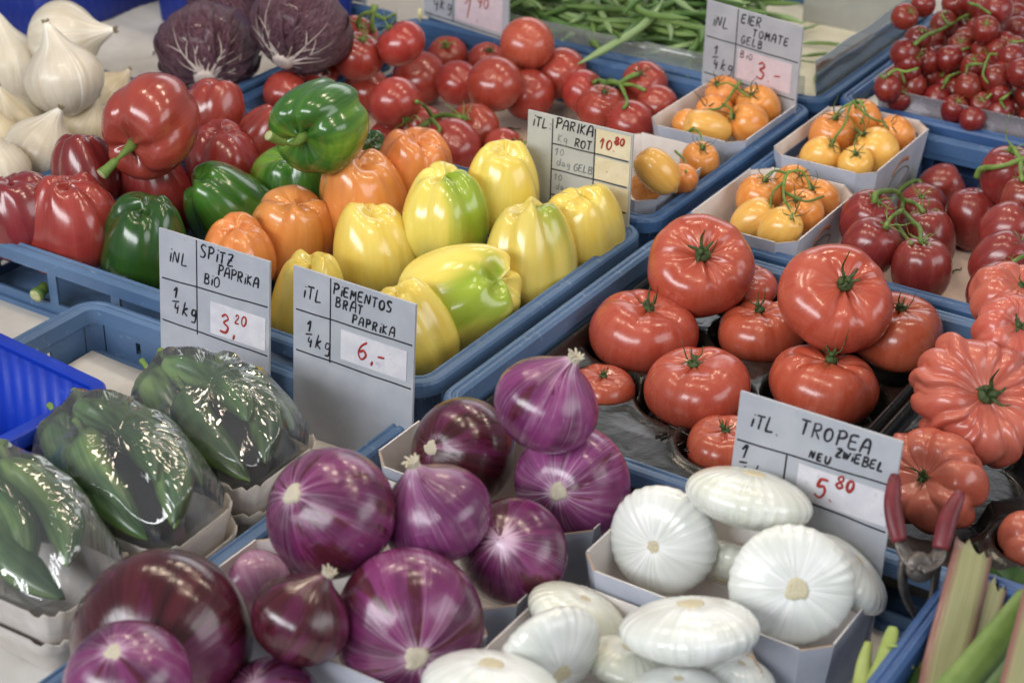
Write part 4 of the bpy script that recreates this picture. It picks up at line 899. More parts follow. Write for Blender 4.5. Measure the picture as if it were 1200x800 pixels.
# ------------------------------------------------------------------ big tomatoes in black trays
LIM[0] = (.03, .382)
BF = -.058
BEEF = [(878, 335, 66, (0.00, .876, .50), 'beefsteak tomato mostly hidden behind the one stacked at the left'), (755, 390, 128, (0.00, .876, .50), 'beefsteak tomato in its cup just behind the red onions'),
 (893, 388, 108, (0.00, .876, .50), 'beefsteak tomato between the two stacked ones'), (1050, 388, 118, (0.00, .876, .50), 'beefsteak tomato at the back right under the stacked one'),
 (706, 456, 76, (0.00, .876, .50), 'beefsteak tomato half hidden by the tall red onion'), (816, 456, 128, (0.00, .876, .50), 'beefsteak tomato in the middle cup with spiky green calyx'),
 (967, 452, 134, (0.00, .876, .50), 'beefsteak tomato directly above the TROPEA ZWIEBEL sign'), (850, 524, 96, (0.00, .876, .50), 'beefsteak tomato half covered by the TROPEA ZWIEBEL sign')]
CUPS = []
for k, (u, v, w, pole, lb) in enumerate(BEEF):
    T, b, hz, c, s, B = veg('beef', 'beefsteak_tomato', lb, 'tomato', u, v, w, (.14*math.sin(k*2.3), .85, .48+.12*math.cos(k*1.7)), 'tomato_beef', BF, None, k % 4, 'beefsteak tomatoes in the black tray', blossom=False, tol=.90)
    CUPS.append((c[0], c[1], s)); obj('calyx', CAL_B[k % 4], b, (0, 0, hz*.78), None, .9, 'stem_dark')
for u, v, w, pole, lb, vr, sp in [(821, 313, 130, (820, 294), 'large beefsteak tomato stacked on top at the left, by the orange punnet', 2, .4), (981, 349, 138, (986, 327), 'largest beefsteak tomato, stacked on top in the middle', 0, 2.0)]:
    T, b, hz, c, s, B = veg('beef', 'beefsteak_tomato', lb, 'tomato', u, v, w, pole, 'tomato_beef', BF, sp, vr, 'beefsteak tomatoes in the black tray', blossom=False, tol=.86)
    obj('calyx', CAL_B[vr], b, (0, 0, hz*.76), None, 1.1, 'stem_dark')
RIB = [(1186, 352, 104, (1196, 325), 1, 'ribbed tomato at the back of the right tray, cut by the frame'), (1182, 388, 96, (1190, 378), 2, 'small ribbed tomato with dark calyx behind the most pleated one'),
 (1143, 470, 156, (1150, 456), 0, 'most deeply pleated ribbed tomato with a curly green calyx'), (1095, 566, 128, (1066, 552), 1, 'ribbed tomato between the TROPEA ZWIEBEL sign and the pliers'), (1216, 640, 84, (1222, 620), 2, 'ribbed tomato at the far right edge by the rhubarb')]
RC = []
for k, (u, v, w, pole, vr, lb) in enumerate(RIB):
    T, b, hz, c, s, B = veg('ribbed', 'ribbed_tomato', lb, 'tomato', u, v, w, pole, 'tomato_ribbed', BF, k*1.3, vr, 'ribbed tomatoes in the right tray', blossom=False, tol=.92)
    RC.append((c[0], c[1], s)); obj('calyx', CAL_B[k % 4], b, (0, 0, hz*.66), None, 1.15 if k in (1, 2) else .8, 'stem_dark')

def tray(label, x0, x1, y0, y1, cups, zt=-.032, zb=-.0655, text=False):
    nx, ny = 110, 140; X, Y = np.meshgrid(np.linspace(x0, x1, nx), np.linspace(y0, y1, ny)); Z = np.full_like(X, zt)
    Z += .0016*np.sin(X*41+Y*13)*np.sin(Y*37)
    for cx, cy, s in cups:
        d = np.hypot(X-cx, Y-cy); r = s*1.02; k = np.clip((r+.007-d)/.012, 0, 1); k = k*k*(3-2*k); Z = np.minimum(Z, zt+.0028*np.exp(-((d-r-.008)/.006)**2)-(zt-zb-.002)*k)
        Z += .0022*np.exp(-((d-r-.009)/.005)**2)*(Z > zt-.004)
    e = np.minimum(np.minimum(X-x0, x1-X), np.minimum(Y-y0, y1-Y)); k = np.clip((.012-e)/.006, 0, 1); Z = np.where(e < .012, np.maximum(Z, zt)+.012*k, Z); Z = np.where(e < .0015, zt-.006, Z)
    V = np.stack([X, Y, Z], -1).reshape(-1, 3); F = [(j*nx+i, j*nx+i+1, (j+1)*nx+i+1, (j+1)*nx+i) for j in range(ny-1) for i in range(nx-1)]
    c0 = np.array([(x0+x1)/2, (y0+y1)/2, zb]); T = thing('cup_tray', label, 'tray', c0); obj('cup_sheet', mk('cup_sheet', V-c0, F, 'tray_black', True), T)
    if text:
        p = at(779, 505, zt+.001); ex = np.array([.97, -.22, 0]); ey = np.array([.22, .97, 0]); m = MB(); x = 0
        for ch in ('|', 'N', '|', 'I', 'B', 'N', 'V'):
            for pl in {'|': [[(0, 0), (.3, 1)]], 'N': [[(0, 0), (.1, 1), (.7, 0), (.8, 1)]], 'I': [[(.1, 0), (.1, 1)]], 'B': [[(0, 0), (0, 1), (.5, .8), (0, .5), (.6, .2), (0, 0)]], 'V': [[(0, 1), (.4, 0), (.8, 1)]]}[ch]:
                m.tube([p+ex*(x+a*.011)+ey*(b*.011-.012)-c0 for a, b in pl], .0009, 6)
            x += .0105 if ch != '|' else .006
        m.tube([p+ex*(-.004+i*.004)+ey*.010-c0 for i in range(20)], [.0012, .0007]*10, 6)
        obj('embossed_mark', m.mesh('embossed_mark', 'tray_black'), T)
CUPS[0] = CUPS[0]
tray('glossy black plastic cup tray under the beefsteak tomatoes', .030, .344, .006, .384, CUPS, text=True)
tray('glossy black plastic cup tray under the ribbed tomatoes', .347, .594, .006, .384, RC, zt=-.033)

# ------------------------------------------------------------------ red onions
OF = -.060; RG = 'red onions in cardboard punnets'
ON = [ # u v w pole mat label top(neck)? 
 (672, 565, 132, (650, 573), 'onion_red_bright', 'red onion with wide pale root scar, right in the rear punnet', 'r', 1),
 (541, 530, 122, (505, 522), 'onion_red_dark', 'dark red onion with round white root scar, left in the rear punnet', 'r', 0),
 (640, 472, 118, (663, 424), 'onion_red_bright', 'glossy purple onion standing upright on top, dry neck up', 'n', 2),
 (600, 646, 122, (.2, -.3, -.8), 'onion_red', 'deep red onion with no scar in view, right in the middle punnet', None, 1),
 (509, 602, 124, (484, 552), 'onion_red_bright', 'purple onion with pale dry neck pointing up, middle punnet', 'n', 2),
 (298, 684, 84, (-.3, .5, -.6), 'onion_red_pale', 'pale pinkish white onion half hidden behind the others', None, 0),
 (477, 734, 172, (494, 760), 'onion_red', 'large streaked purple onion with root scar at lower right', 'r', 1),
 (193, 750, 205, (.1, .3, -.9), 'onion_red_dark', 'biggest and darkest red onion, nearest the left corner', None, 3),
 (386, 603, 152, (344, 573), 'onion_red', 'large purple onion with white root scar facing left, stacked', 'r', 3),
 (352, 724, 112, (381, 668), 'onion_red_dark', 'small dark maroon onion with pale tip, between two big ones', 'n', 2),
 (150, 800, 142, (142, 752), 'onion_red', 'red onion with flat pale root at the bottom edge', 'r', 0),
 (316, 830, 118, (300, 790), 'onion_red', 'red onion barely showing at the bottom edge', None, 1)]
for u, v, w, pole, mt, lb, end, vr in ON:
    LIM[0] = (.0, -.040 if 'rear punnet' in lb or 'upright' in lb else (-.140 if 'middle punnet' in lb else (-.19 if 'stacked' in lb else -.245)))
    T, b, hz, c, s, B = veg('red_neck' if end == 'n' else 'red_onion', 'red_onion', lb, 'onion', u, v, w*1.05, pole, mt, OF, None, vr % 3 if end == 'n' else vr, RG, blossom=False, tol=.90, z0=.14)
    if end == 'r': obj('root_plate', ROOT, b, (0, 0, hz-.02), None, (.85, .75, .9))
    if end == 'n': obj('dry_neck', NECK, b, (.10*math.cos(94+vr % 3), .10*math.sin(94+vr % 3), hz+[.20, .24, .16][vr % 3]), None, (1.5, 1.5, .8))
WG = 'flat white onions in cardboard punnets'
WO = [(852, 660, 104, (842, 690), 'onion_flat_green', 'flat white onion hidden deep behind the others, only its root showing', 1), (990, 672, 116, (1010, 650), 'onion_flat_white', 'flat white onion leaning behind the round faced one at right', 0),
 (776, 631, 130, (762, 638), 'onion_flat_white', 'flat white onion on edge at the left, face to the viewer', 0), (929, 684, 142, (929, 686), 'onion_flat_white', 'flat white onion with its round face squarely to the viewer', 2),
 (877, 584, 148, (.18, .90, .12), 'onion_flat_edge', 'flat white onion lying on top with green lower edge', 1, .034),
 (676, 722, 118, (690, 690), 'onion_flat_green', 'greenish white onion at the back of the front punnet', 0), (735, 776, 106, (740, 745), 'onion_flat_green', 'flat white onion low between two larger ones', 2),
 (642, 772, 140, (660, 790), 'onion_flat_white', 'flat white onion leaning left in the front punnet', 1), (862, 794, 96, (870, 770), 'onion_flat_white', 'flat white onion at the right of the front punnet', 0),
 (812, 738, 160, (-.05, .92, .12), 'onion_flat_white', 'flat white onion lying on top of the front punnet, seen from the side', 2, .012), (572, 806, 158, (.1, .85, .2), 'onion_flat_white', 'flat white onion at the bottom edge beside the streaked red onion', 1),
 (795, 815, 110, (0, .85, .3), 'onion_flat_white', 'flat white onion barely showing at the bottom edge', 0)]
for k_, (u, v, w, pole, mt, lb, vr, *fl) in enumerate(WO):
    LIM[0] = (.2, -.040 if k_ < 5 else -.170)
    T, b, hz, c, s, B = veg('flat_onion', 'white_onion', lb, 'onion', u, v, w*1.03, pole, mt, fl[0] if fl else OF, None, vr, WG, blossom=False, tol=.90, z0=.14)
    obj('root_plate', ROOT, b, (0, 0, hz*.90), None, (.95, .95, .4), 'root_soft')
# ------------------------------------------------------------------ green beans
def bean_mesh(seed, bend=.3):
    rg = np.random.default_rng(seed); m = MB(); n = 16; P = []; b = rg.uniform(-bend, bend); b2 = rg.uniform(-.12, .12)
    for i in range(n): x = i/(n-1)*2-1; P.append((x, b*(1-x*x)+b2*x*x*x, .05*math.sin(2.5*x+seed)))
    rad = [.075*min(1, .25+3.2*min(i/(n-1), 1-i/(n-1))**.9)*(1+.06*math.sin(i*1.6+seed)) for i in range(n)]; rad[0] = .012; rad[-1] = .02; m.tube(P, rad, 8, .82)
    m.tube(spline([P[-1], np.array(P[-1])+[.06, .01, .02], np.array(P[-1])+[.12, .05, .05]], 3), np.linspace(.026, .012, 7), 6); return m.mesh('green_bean', 'bean')
BN = [bean_mesh(i, .28) for i in range(8)]
def bean(p, yaw, pitch, L, k, mat, label, group='green beans heaped in the crate'):
    o = obj('green_bean', BN[k % 8], None, p, None, L/2, mat); o.rotation_euler = (rng.uniform(-.6, .6), pitch, yaw); return tag(o, label, 'green bean', group)
x0b, x1b, y0b, y1b = -.58, -.165, .85, 1.20
for k in range(252):
    lay = k//42; x = rng.uniform(x0b+.05, x1b-.03); y = rng.uniform(y0b+.022+.003*lay, y1b-.12); edge = min(1, (x1b-x)/.10)*min(1, (y-y0b)/.05+.55)
    z = -.010+lay*.0118*edge+rng.uniform(0, .003)
    yaw = rng.normal(.1, .75)+(PI if rng.random() < .5 else 0)
    bean((x, y, z), yaw, rng.uniform(-.10, .10), rng.uniform(.10, .15), k, ['bean', 'bean', 'bean_pale', 'bean_dark'][k % 4], 'slender green bean in the heap behind the clear film')
def bean_px(a, b, za, zb, k, mat, label):
    P, Q = at(*a, za), at(*b, zb); d = Q-P; L = np.linalg.norm(d); bean((P+Q)/2, math.atan2(d[1], d[0]), -math.asin(d[2]/L), L, k, mat, label, 'stray green beans')
bean_px((680, 78), (770, 2), .004, .050, 3, 'bean_pale', 'long pale bean hanging over the clear film')
bean_px((938, 48), (1000, 56), -.012, -.012, 1, 'bean', 'upper of two long beans lying on bare paper right of the sign')
bean_px((936, 66), (1002, 62), -.012, -.012, 2, 'bean', 'lower of two long beans lying on bare paper right of the sign')
bean_px((958, 102), (984, 62), -.012, -.010, 5, 'bean_pale', 'pale bean lying against the clear film near the crate corner')
bean_px((930, 72), (958, 74), -.012, -.012, 4, 'bean', 'short bean end sticking out behind the EIER TOMATE sign')
bean_px((928, 38), (960, 30), -.012, -.012, 6, 'bean', 'bean beside the top right corner of the EIER TOMATE sign')

def film(name, pts, h, lean, mat, label, cat='plastic film', th=.0006):
    """upright clear strip along ground points"""
    P = spline(np.array(pts), 8); T = np.gradient(P, axis=0); V = []; n = len(P)
    for lay in (0, 1):
        for i in range(n):
            t = T[i]/np.linalg.norm(T[i]); nn = np.array([t[1], -t[0], 0])
            for k in range(4): z = k/3; V.append(P[i]+np.array([0, 0, h*z])+nn*(lean*z*h+.0015*math.sin(i*.9)*z+(th if lay else 0)))
    q = n*4; F = []
    for i in range(n-1):
        for k in range(3): a = i*4+k; F.append((a, a+4, a+5, a+1)); F.append((q+a, q+a+1, q+a+5, q+a+4))
    for i in range(n-1): F.append((i*4+3, i*4+7, q+i*4+7, q+i*4+3)); F.append((i*4, q+i*4, q+i*4+4, i*4+4))
    return tag(obj(name, mk(name, V, F, mat, True)), label, cat)
film('clear_film', [(-.57, .8465, -.021), (-.3, .8465, -.021), (-.19, .8465, -.021)], .042, .1, 'film_sheet', 'clear plastic film standing along the front of the green beans')
film('clear_film', [(-.255, .8435, -.021), (-.15, .8435, -.021), (-.03, .8435, -.021)], .046, .1, 'film_sheet', 'overlapping clear film strip behind the EIER TOMATE sign')
film('clear_film', [(-.020, .855, -.021), (-.019, 1.0, -.021), (-.019, 1.2, -.021)], .062, -.1, 'film_sheet', 'clear plastic film along the right side of the bean crate')
# clear punnet round the cherry tomatoes
T = thing('clear_box', 'clear plastic box holding the heap of cherry tomatoes', 'box', (.318, 1.012, -.0085))
def box_wall():
    hx, hy = .272, .168; prof = [(.010, .0), (.006, .018), (.002, .036), (0, .038), (.0012, .0375), (.0032, .036), (.0072, .022), (.0112, .001)]
    return ring(hx, hy, .03, prof)
wl = box_wall(); obj('wall', wl.mesh('wall', 'punnet_film'), T)
m = MB(); P = rrect(.2605, .1565, .02); m.prism([(x, y, .0006) for x, y in P], [(x, y, .0016) for x, y in P]); obj('base', m.mesh('base', 'punnet_film', False), T)
# grey metal plate standing at the back of the bean crate
m = MB(); m.box(-.075, .075, -.004, .004, 0, .12); T = thing('metal_plate', 'plain grey metal plate standing at the back of the bean crate', 'plate', (-.100, 1.150, -.0198)); obj('panel', m.mesh('panel', 'grey_metal', False), T); m = MB(); m.box(-.078, .078, -.006, .006, .12, .124); obj('top_edge', m.mesh('top_edge', 'grey_metal', False), T)

# ------------------------------------------------------------------ price signs with handwriting
FONT = {
 'A': [[(0, 0), (.12, .6), (.35, 1), (.7, .95), (.8, .5), (.82, 0)], [(.05, .42), (.8, .48)]], 'B': [[(.1, 0), (.12, 1)], [(.0, .95), (.55, 1), (.7, .78), (.5, .58), (.15, .52)], [(.2, .53), (.75, .42), (.75, .1), (.35, 0), (.0, .05)]],
 'C': [[(.75, .85), (.4, .95), (.1, .6), (.2, .1), (.75, .08)]], 'E': [[(.7, .97), (.12, .9), (.05, .5), (.1, .05), (.75, .08)], [(.08, .5), (.6, .53)]], 'G': [[(.75, .85), (.4, .98), (.08, .6), (.15, .1), (.5, .0), (.75, .2), (.72, .45), (.45, .45)]],
 'I': [[(.2, .0), (.25, 1)]], 'i': [[(.2, 0), (.25, .65)], [(.27, .92), (.28, .98)]], 'K': [[(.1, 0), (.12, 1)], [(.7, .95), (.15, .5), (.75, 0)]], 'k': [[(.05, 0), (.25, 1)], [(.6, .6), (.18, .35), (.6, 0)]],
 'L': [[(.15, 1), (.05, .1), (.2, .02), (.7, .08)]], 'l': [[(.15, .55), (.08, .08), (.25, .02), (.6, .1)]], 'M': [[(0, 0), (.12, .95), (.4, .45), (.7, .98), (.8, 0)]], 'N': [[(0, 0), (.15, .9), (.6, .1), (.75, .95)]],
 'O': [[(.4, .95), (.08, .7), (.1, .2), (.4, 0), (.75, .25), (.72, .75), (.4, .95)]], 'P': [[(.12, 0), (.15, 1)], [(0, .95), (.5, 1), (.75, .8), (.55, .55), (.15, .48)]], 'R': [[(.1, 0), (.12, 1)], [(0, .95), (.55, 1), (.7, .78), (.5, .55), (.15, .5)], [(.3, .5), (.75, 0)]],
 'S': [[(.7, .9), (.35, 1), (.1, .78), (.35, .55), (.65, .35), (.5, .05), (.05, .05)]], 'T': [[(0, .95), (.8, .98)], [(.42, .95), (.38, 0)]], 'U': [[(0, .9), (.08, .15), (.4, .0), (.7, .2), (.8, .95)]], 'V': [[(0, .9), (.3, .05), (.75, .95)]],
 'W': [[(0, .9), (.15, .1), (.4, .7), (.6, .1), (.95, .95)]], 'Z': [[(.05, .92), (.7, .95), (.1, .08), (.8, .1)], [(.15, .5), (.65, .52)]], 'a': [[(.6, .55), (.2, .6), (.05, .25), (.3, .05), (.6, .5), (.65, .05)]], 'd': [[(.6, .5), (.2, .55), (.05, .2), (.3, 0), (.6, .4), (.65, 1), (.65, 0)]],
 'g': [[(.6, .55), (.2, .55), (.15, .2), (.5, .2), (.6, .55), (.55, -.25), (.15, -.3)]], 'o': [[(.3, .6), (.05, .35), (.3, .02), (.6, .3), (.3, .6)]],
 '0': [[(.4, .98), (.1, .7), (.1, .25), (.4, 0), (.7, .3), (.7, .75), (.4, .98)]], '1': [[(.05, .6), (.45, .98), (.35, 0)]], '2': [[(.08, .75), (.35, .98), (.6, .75), (.05, .05), (.7, .08)]], '3': [[(.1, .85), (.4, 1), (.65, .78), (.3, .55), (.7, .35), (.55, .03), (.05, .08)]],
 '4': [[(.2, .95), (.1, .45), (.7, .5)], [(.6, .75), (.5, -.1)]], '5': [[(.75, 1), (.25, .92), (.15, .55), (.55, .6), (.7, .3), (.45, 0), (.05, .1)]], '6': [[(.65, .98), (.2, .7), (.05, .25), (.35, 0), (.68, .25), (.45, .5), (.1, .35)]], '7': [[(.05, .9), (.7, .95), (.3, 0)]],
 '8': [[(.4, .52), (.1, .75), (.4, 1), (.65, .75), (.4, .52), (.05, .25), (.4, 0), (.7, .25), (.4, .52)]], '9': [[(.62, .7), (.3, .5), (.08, .75), (.35, .98), (.65, .75), (.5, 0)]], '.': [[(.12, .0), (.16, .03)]], ',': [[(.18, .08), (.1, -.15)]], '-': [[(.05, .42), (.6, .48)]], ':': [[(.12, .08), (.14, .12)], [(.12, .5), (.14, .54)]], '_': [[(0, 0), (.9, .12)]]}
class Sign:
    def __init__(s, label, TL, TR, y0, floor, lean=.10, mat='sign_board', th=.0025, wcm=None, zmin=None):
        a = at_y(*TL, y0); b = at(*TR, a[2]); ex = b-a; ex[2] = 0; s.w = np.linalg.norm(ex); ex /= s.w; nn = np.array([ex[1], -ex[0], 0])     # toward the viewer
        ez = np.array([0, 0, -1.])+nn*lean; ez /= np.linalg.norm(ez); s.h = (a[2]-floor)/-ez[2]
        s.ex, s.ez = ex, ez; s.n = np.cross(ez, ex); s.n = s.n if s.n@nn > 0 else -s.n
        s.base = a+ex*s.w/2+ez*s.h; s.o = a-s.base; s.T = thing('price_sign', label, 'price sign', s.base, 'handwritten price signs'); s.ink = {}
        c = [(.0, 0), (s.w, 0), (s.w, s.h), (0, s.h)]; m = MB(); m.prism([s.p(x, y, -th) for x, y in c][::-1], [s.p(x, y, 0) for x, y in c][::-1])
        obj('board', m.mesh('board', mat, False), s.T); print('sign', round(s.w, 3), round(s.h, 3))
    def p(s, x, y, d=0): return s.o+s.ex*x+s.ez*y+s.n*d
    def line(s, x0, y0, x1, y1, r=.00075):
        m = MB(); P = [s.p(x0+(x1-x0)*i/6, y0+(y1-y0)*i/6+.0003*math.sin(i*2+x0*99), .0001) for i in range(7)]; m.tube(P, r, 6, .3, s.n); obj('ruled_line', m.mesh('ruled_line', 'ink_black'), s.T)
    def sticker(s, x0, y0, x1, y1, mat='sticker', rot=0.0):
        m = MB(); c = [(x0, y0), (x1, y0+rot), (x1, y1+rot), (x0, y1)]; m.prism([s.p(x, y, .0002) for x, y in c][::-1], [s.p(x, y, .0007) for x, y in c][::-1]); obj('price_sticker', m.mesh('price_sticker', mat, False), s.T)
    def text(s, txt, x, y, h, mat='ink_black', r=.00085, sp=1.0, slope=0.0, sl=.12, up=0.0, wid=.62):
        m = MB()
        for ch in txt:
            if ch == ' ': x += h*.5*sp; continue
            hk = h*random.uniform(.92, 1.08); jy = random.uniform(-.04, .04)*h; adv = .42 if ch in 'iI.,:' else .88
            for pl in FONT[ch]:
                P = spline([s.p(x+(a*wid/.62*.72+sl*b)*hk, y+slope*(x)-b*hk+jy+random.uniform(-.02, .02)*h, .00025+up) for a, b in pl], 4)
                m.tube(P, r*random.uniform(.85, 1.2)*np.r_[.8, 1+.18*np.sin(np.linspace(0, 5, len(P)-2)+x*999), .8], 6, .35, s.n)
            x += h*adv*sp*.86*wid/.62
        obj('lettering', m.mesh('lettering', mat), s.T)
        return x
    def done(s):
        pass
def frac(s):   # drawing helpers in fractions of width, centimetres of height
    return s.w
S = Sign('SPITZ PAPRIKA BIO price sign leaning on the pepper crate, leftmost', (186, 267), (316, 307), -.026, -.0645, .10)
w = S.w; k = w/.135
S.line(.003, .050*k, w-.002, .046*k); S.line(.003, .094*k, w-.002, .096*k); S.line(.047*k, .001, .047*k, .098*k)
S.text('iNL', .012*k, .031*k, .014*k); S.text('SPiTZ', .051*k, .0165*k, .0125*k); S.text('PAPRiKA', .073*k, .0295*k, .0105*k, sp=.98); S.text('BiO', .056*k, .042*k, .0105*k)
S.text('1', .017*k, .067*k, .012*k); S.text('_', .016*k, .071*k, .012*k); S.text('4', .018*k, .082*k, .011*k); S.text('kg', .028*k, .082*k, .014*k)
S.sticker(.064*k, .058*k, w-.004*k, .091*k); S.text('3,', .075*k, .086*k, .021*k, 'ink_red', .0011, up=.0006); S.text('20', .094*k, .073*k, .010*k, 'ink_red', .0009, up=.0006); S.done()
S = Sign('PIEMENTOS BRAT PAPRIKA price sign in front of the yellow peppers', (344, 311), (487, 357), -.026, -.0645, .08)
w = S.w; k = w/.150
S.line(.003, .046*k, w-.002, .044*k); S.line(.003, .091*k, w-.002, .091*k); S.line(.047*k, .001, .047*k, .093*k)
S.text('iTL', .012*k, .031*k, .014*k); S.text('PiEMENTOS', .050*k, .0165*k, .0115*k, sp=1.0); S.text('BRAT', .053*k, .0295*k, .0105*k, sp=1.15); S.text('PAPRiKA', .074*k, .0415*k, .0098*k, sp=1.12)
S.text('1', .017*k, .066*k, .012*k); S.text('_', .016*k, .070*k, .012*k); S.text('4', .018*k, .082*k, .011*k); S.text('kg', .028*k, .082*k, .015*k)
S.sticker(.061*k, .052*k, w-.008*k, .084*k); S.text('6,-', .082*k, .077*k, .020*k, 'ink_red', .0012, up=.0006, sp=1.05); S.done()
S = Sign('worn PARIKA ROT price sign standing between peppers and vine tomatoes', (619, 129), (742, 158), .392, -.062, .03, 'sign_board_warm')
w = S.w; k = w/.140
for y in (.034, .066, .098): S.line(.034*k, y*k, w-.004, y*k)
S.line(.034*k, .003, .034*k, .125*k); S.line(.091*k, .003, .091*k, .125*k)
for y0, y1 in ((.003, .0325), (.0365, .0645), (.0685, .0965)): S.sticker(.0925*k, y0*k, w-.002*k, y1*k, 'sticker_cream')
S.text('iTL:', .006*k, .018*k, .013*k, sp=.95); S.text('PARIKA', .038*k, .014*k, .0125*k, sp=.98); S.text('ROT', .064*k, .031*k, .010*k, sp=1.05); S.text('Kg', .041*k, .030*k, .010*k, 'ink_faint', .0004)
S.text('10', .038*k, .047*k, .009*k, 'ink_faint', .0004); S.text('dag', .041*k, .060*k, .009*k, 'ink_faint', .0004); S.text('GELB', .064*k, .061*k, .0085*k, 'ink_faint', .0006); S.text('10', .038*k, .078*k, .008*k, 'ink_faint', .0004); S.text('dag', .041*k, .090*k, .008*k, 'ink_faint', .0004)
S.text('10.', .097*k, .025*k, .012*k, 'ink_red', .0010, up=.0006); S.text('80', .117*k, .016*k, .009*k, 'ink_red', .0010, up=.0006); S.text('.', .108*k, .053*k, .010*k, 'ink_red', .0010, up=.0006); S.done()
S = Sign('EIER TOMATE GELB price sign standing over the orange tomatoes', (829, 0), (941, 32), .806, -.062, .02)
w = S.w; k = w/.140
S.line(.003, .044*k, w-.002, .044*k); S.line(.003, .090*k, w-.002, .090*k); S.line(.047*k, .001, .047*k, .092*k)
S.text('iNL', .010*k, .029*k, .014*k); S.text('EIER', .052*k, .0155*k, .0115*k); S.text('TOMATE', .070*k, .0285*k, .0105*k, sp=1.15); S.text('GELB', .054*k, .0405*k, .0095*k, sp=1.15)
S.text('1', .015*k, .064*k, .012*k); S.text('_', .014*k, .068*k, .012*k); S.text('4', .016*k, .081*k, .011*k); S.text('kg', .027*k, .081*k, .014*k)
S.sticker(.052*k, .048*k, w-.009*k, .084*k, 'sticker_pink'); S.text('BiO', .055*k, .0575*k, .0085*k, r=.0006, sp=1.35, up=.0006); S.text('3.-', .080*k, .077*k, .022*k, 'ink_red', .0011, up=.0006); S.done()
S = Sign('TROPEA ZWIEBEL NEU price sign behind the flat white onions', (868, 458), (1058, 518), -.034, -.0645, .10)
w = S.w; k = w/.170
S.line(.002, .052*k, w-.002, .048*k); S.line(.045*k, .092*k, w-.002, .098*k); S.line(.057*k, .052*k, .057*k, .095*k)
S.text('iTL.', .014*k, .034*k, .015*k); S.text('TROPEA', .066*k, .024*k, .016*k, sp=1.05); S.text('ZWiEBEL', .106*k, .0365*k, .0100*k, sp=1.05); S.text('NEU', .080*k, .0465*k, .0090*k, sp=1.2)
S.text('1', .008*k, .070*k, .015*k, r=.0009); S.text('_', .008*k, .075*k, .013*k); S.text('4', .012*k, .090*k, .012*k); S.text('kg', .024*k, .088*k, .015*k)
S.sticker(.071*k, .056*k, w-.003*k, .092*k); S.text('5.', .090*k, .084*k, .021*k, 'ink_red', .0013, up=.0006); S.text('80', .111*k, .068*k, .013*k, 'ink_red', .0011, sp=1.1, up=.0006); S.done()
S = Sign('price sign cut off by the top edge, left of the green beans', (497, -76), (597, -48), .822, .0005, .02)
w = S.w; k = w/.125
S.line(.002, .001, .002, .07*k); S.line(.044*k, .03*k, .044*k, .088*k); S.line(.002, .086*k, w-.002, .088*k)
S.text('4', .014*k, .079*k, .013*k); S.text('kg', .024*k, .077*k, .014*k)
S.sticker(.048*k, .045*k, w-.008*k, .083*k, 'sticker_pink'); S.text('1.', .060*k, .078*k, .024*k, 'ink_red', .0011, up=.0006); S.text('90', .080*k, .062*k, .012*k, 'ink_red', .0009, up=.0006); S.done()
S = Sign('small price sign behind the radicchio showing red digits', (386, -52), (428, -40), .822, .0005, .02)
w = S.w; k = w/.055
S.sticker(.004*k, .046*k, w-.004*k, .090*k, 'sticker_pink'); S.text('32', .014*k, .076*k, .018*k, 'ink_red', .0010, up=.0006); S.done()

# ------------------------------------------------------------------ green long peppers in bags
def long_pepper_mesh(seed):
    rg = np.random.default_rng(seed)
    n = 26; P = []; b = rg.uniform(.10, .35)*rg.choice([-1, 1]); m = MB()
    for i in range(n): x = i/(n-1)*2-1; P.append((x, b*(1-x*x)-b*.3, .08*math.sin(2.2*x+seed)))
    P = np.array(P); ns = 20; V = []; R = []; F = []
    for i in range(n):
        s = i/(n-1); r = .30*min(1, (1-s)*3.2+.0)**.6*min(1, .62+s*3)*(1-.25*s); r = max(r, .012)*(1+.05*math.sin(7*s+seed))
        for k in range(ns): th = 2*PI*k/ns; rr = r*(1+.10*math.cos(3*th+seed+1.5*s)+.05*math.cos(2*th)); V.append((P[i][0], P[i][1]+rr*math.cos(th), P[i][2]+rr*math.sin(th))); R.append((math.cos(th), math.sin(th), s))
    F = [(i*ns+k, i*ns+(k+1) % ns, (i+1)*ns+(k+1) % ns, (i+1)*ns+k) for i in range(n-1) for k in range(ns)]; V += [tuple(P[0]), tuple(P[-1]+[.01, 0, 0])]; R += [(0, 0, 0), (0, 0, 1)]
    F += [(n*ns, (k+1) % ns, k) for k in range(ns)]+[(n*ns+1, (n-1)*ns+k, (n-1)*ns+(k+1) % ns) for k in range(ns)]
    me = mk('flesh', V, F, 'long_pepper', True, R)
    sm = MB(); p = P[0]; sm.tube(spline([p+[.03, 0, 0], p+[-.08, .0, .02], p+[-.26, .03*b, .05], p+[-.36, .1*b, .06]], 5), np.r_[.12, .11, .07, np.full(9, .045), .05, .055, .055, .055], 10)
    return me, sm.mesh('stem', 'stem_green')
LP = [long_pepper_mesh(i) for i in range(4)]
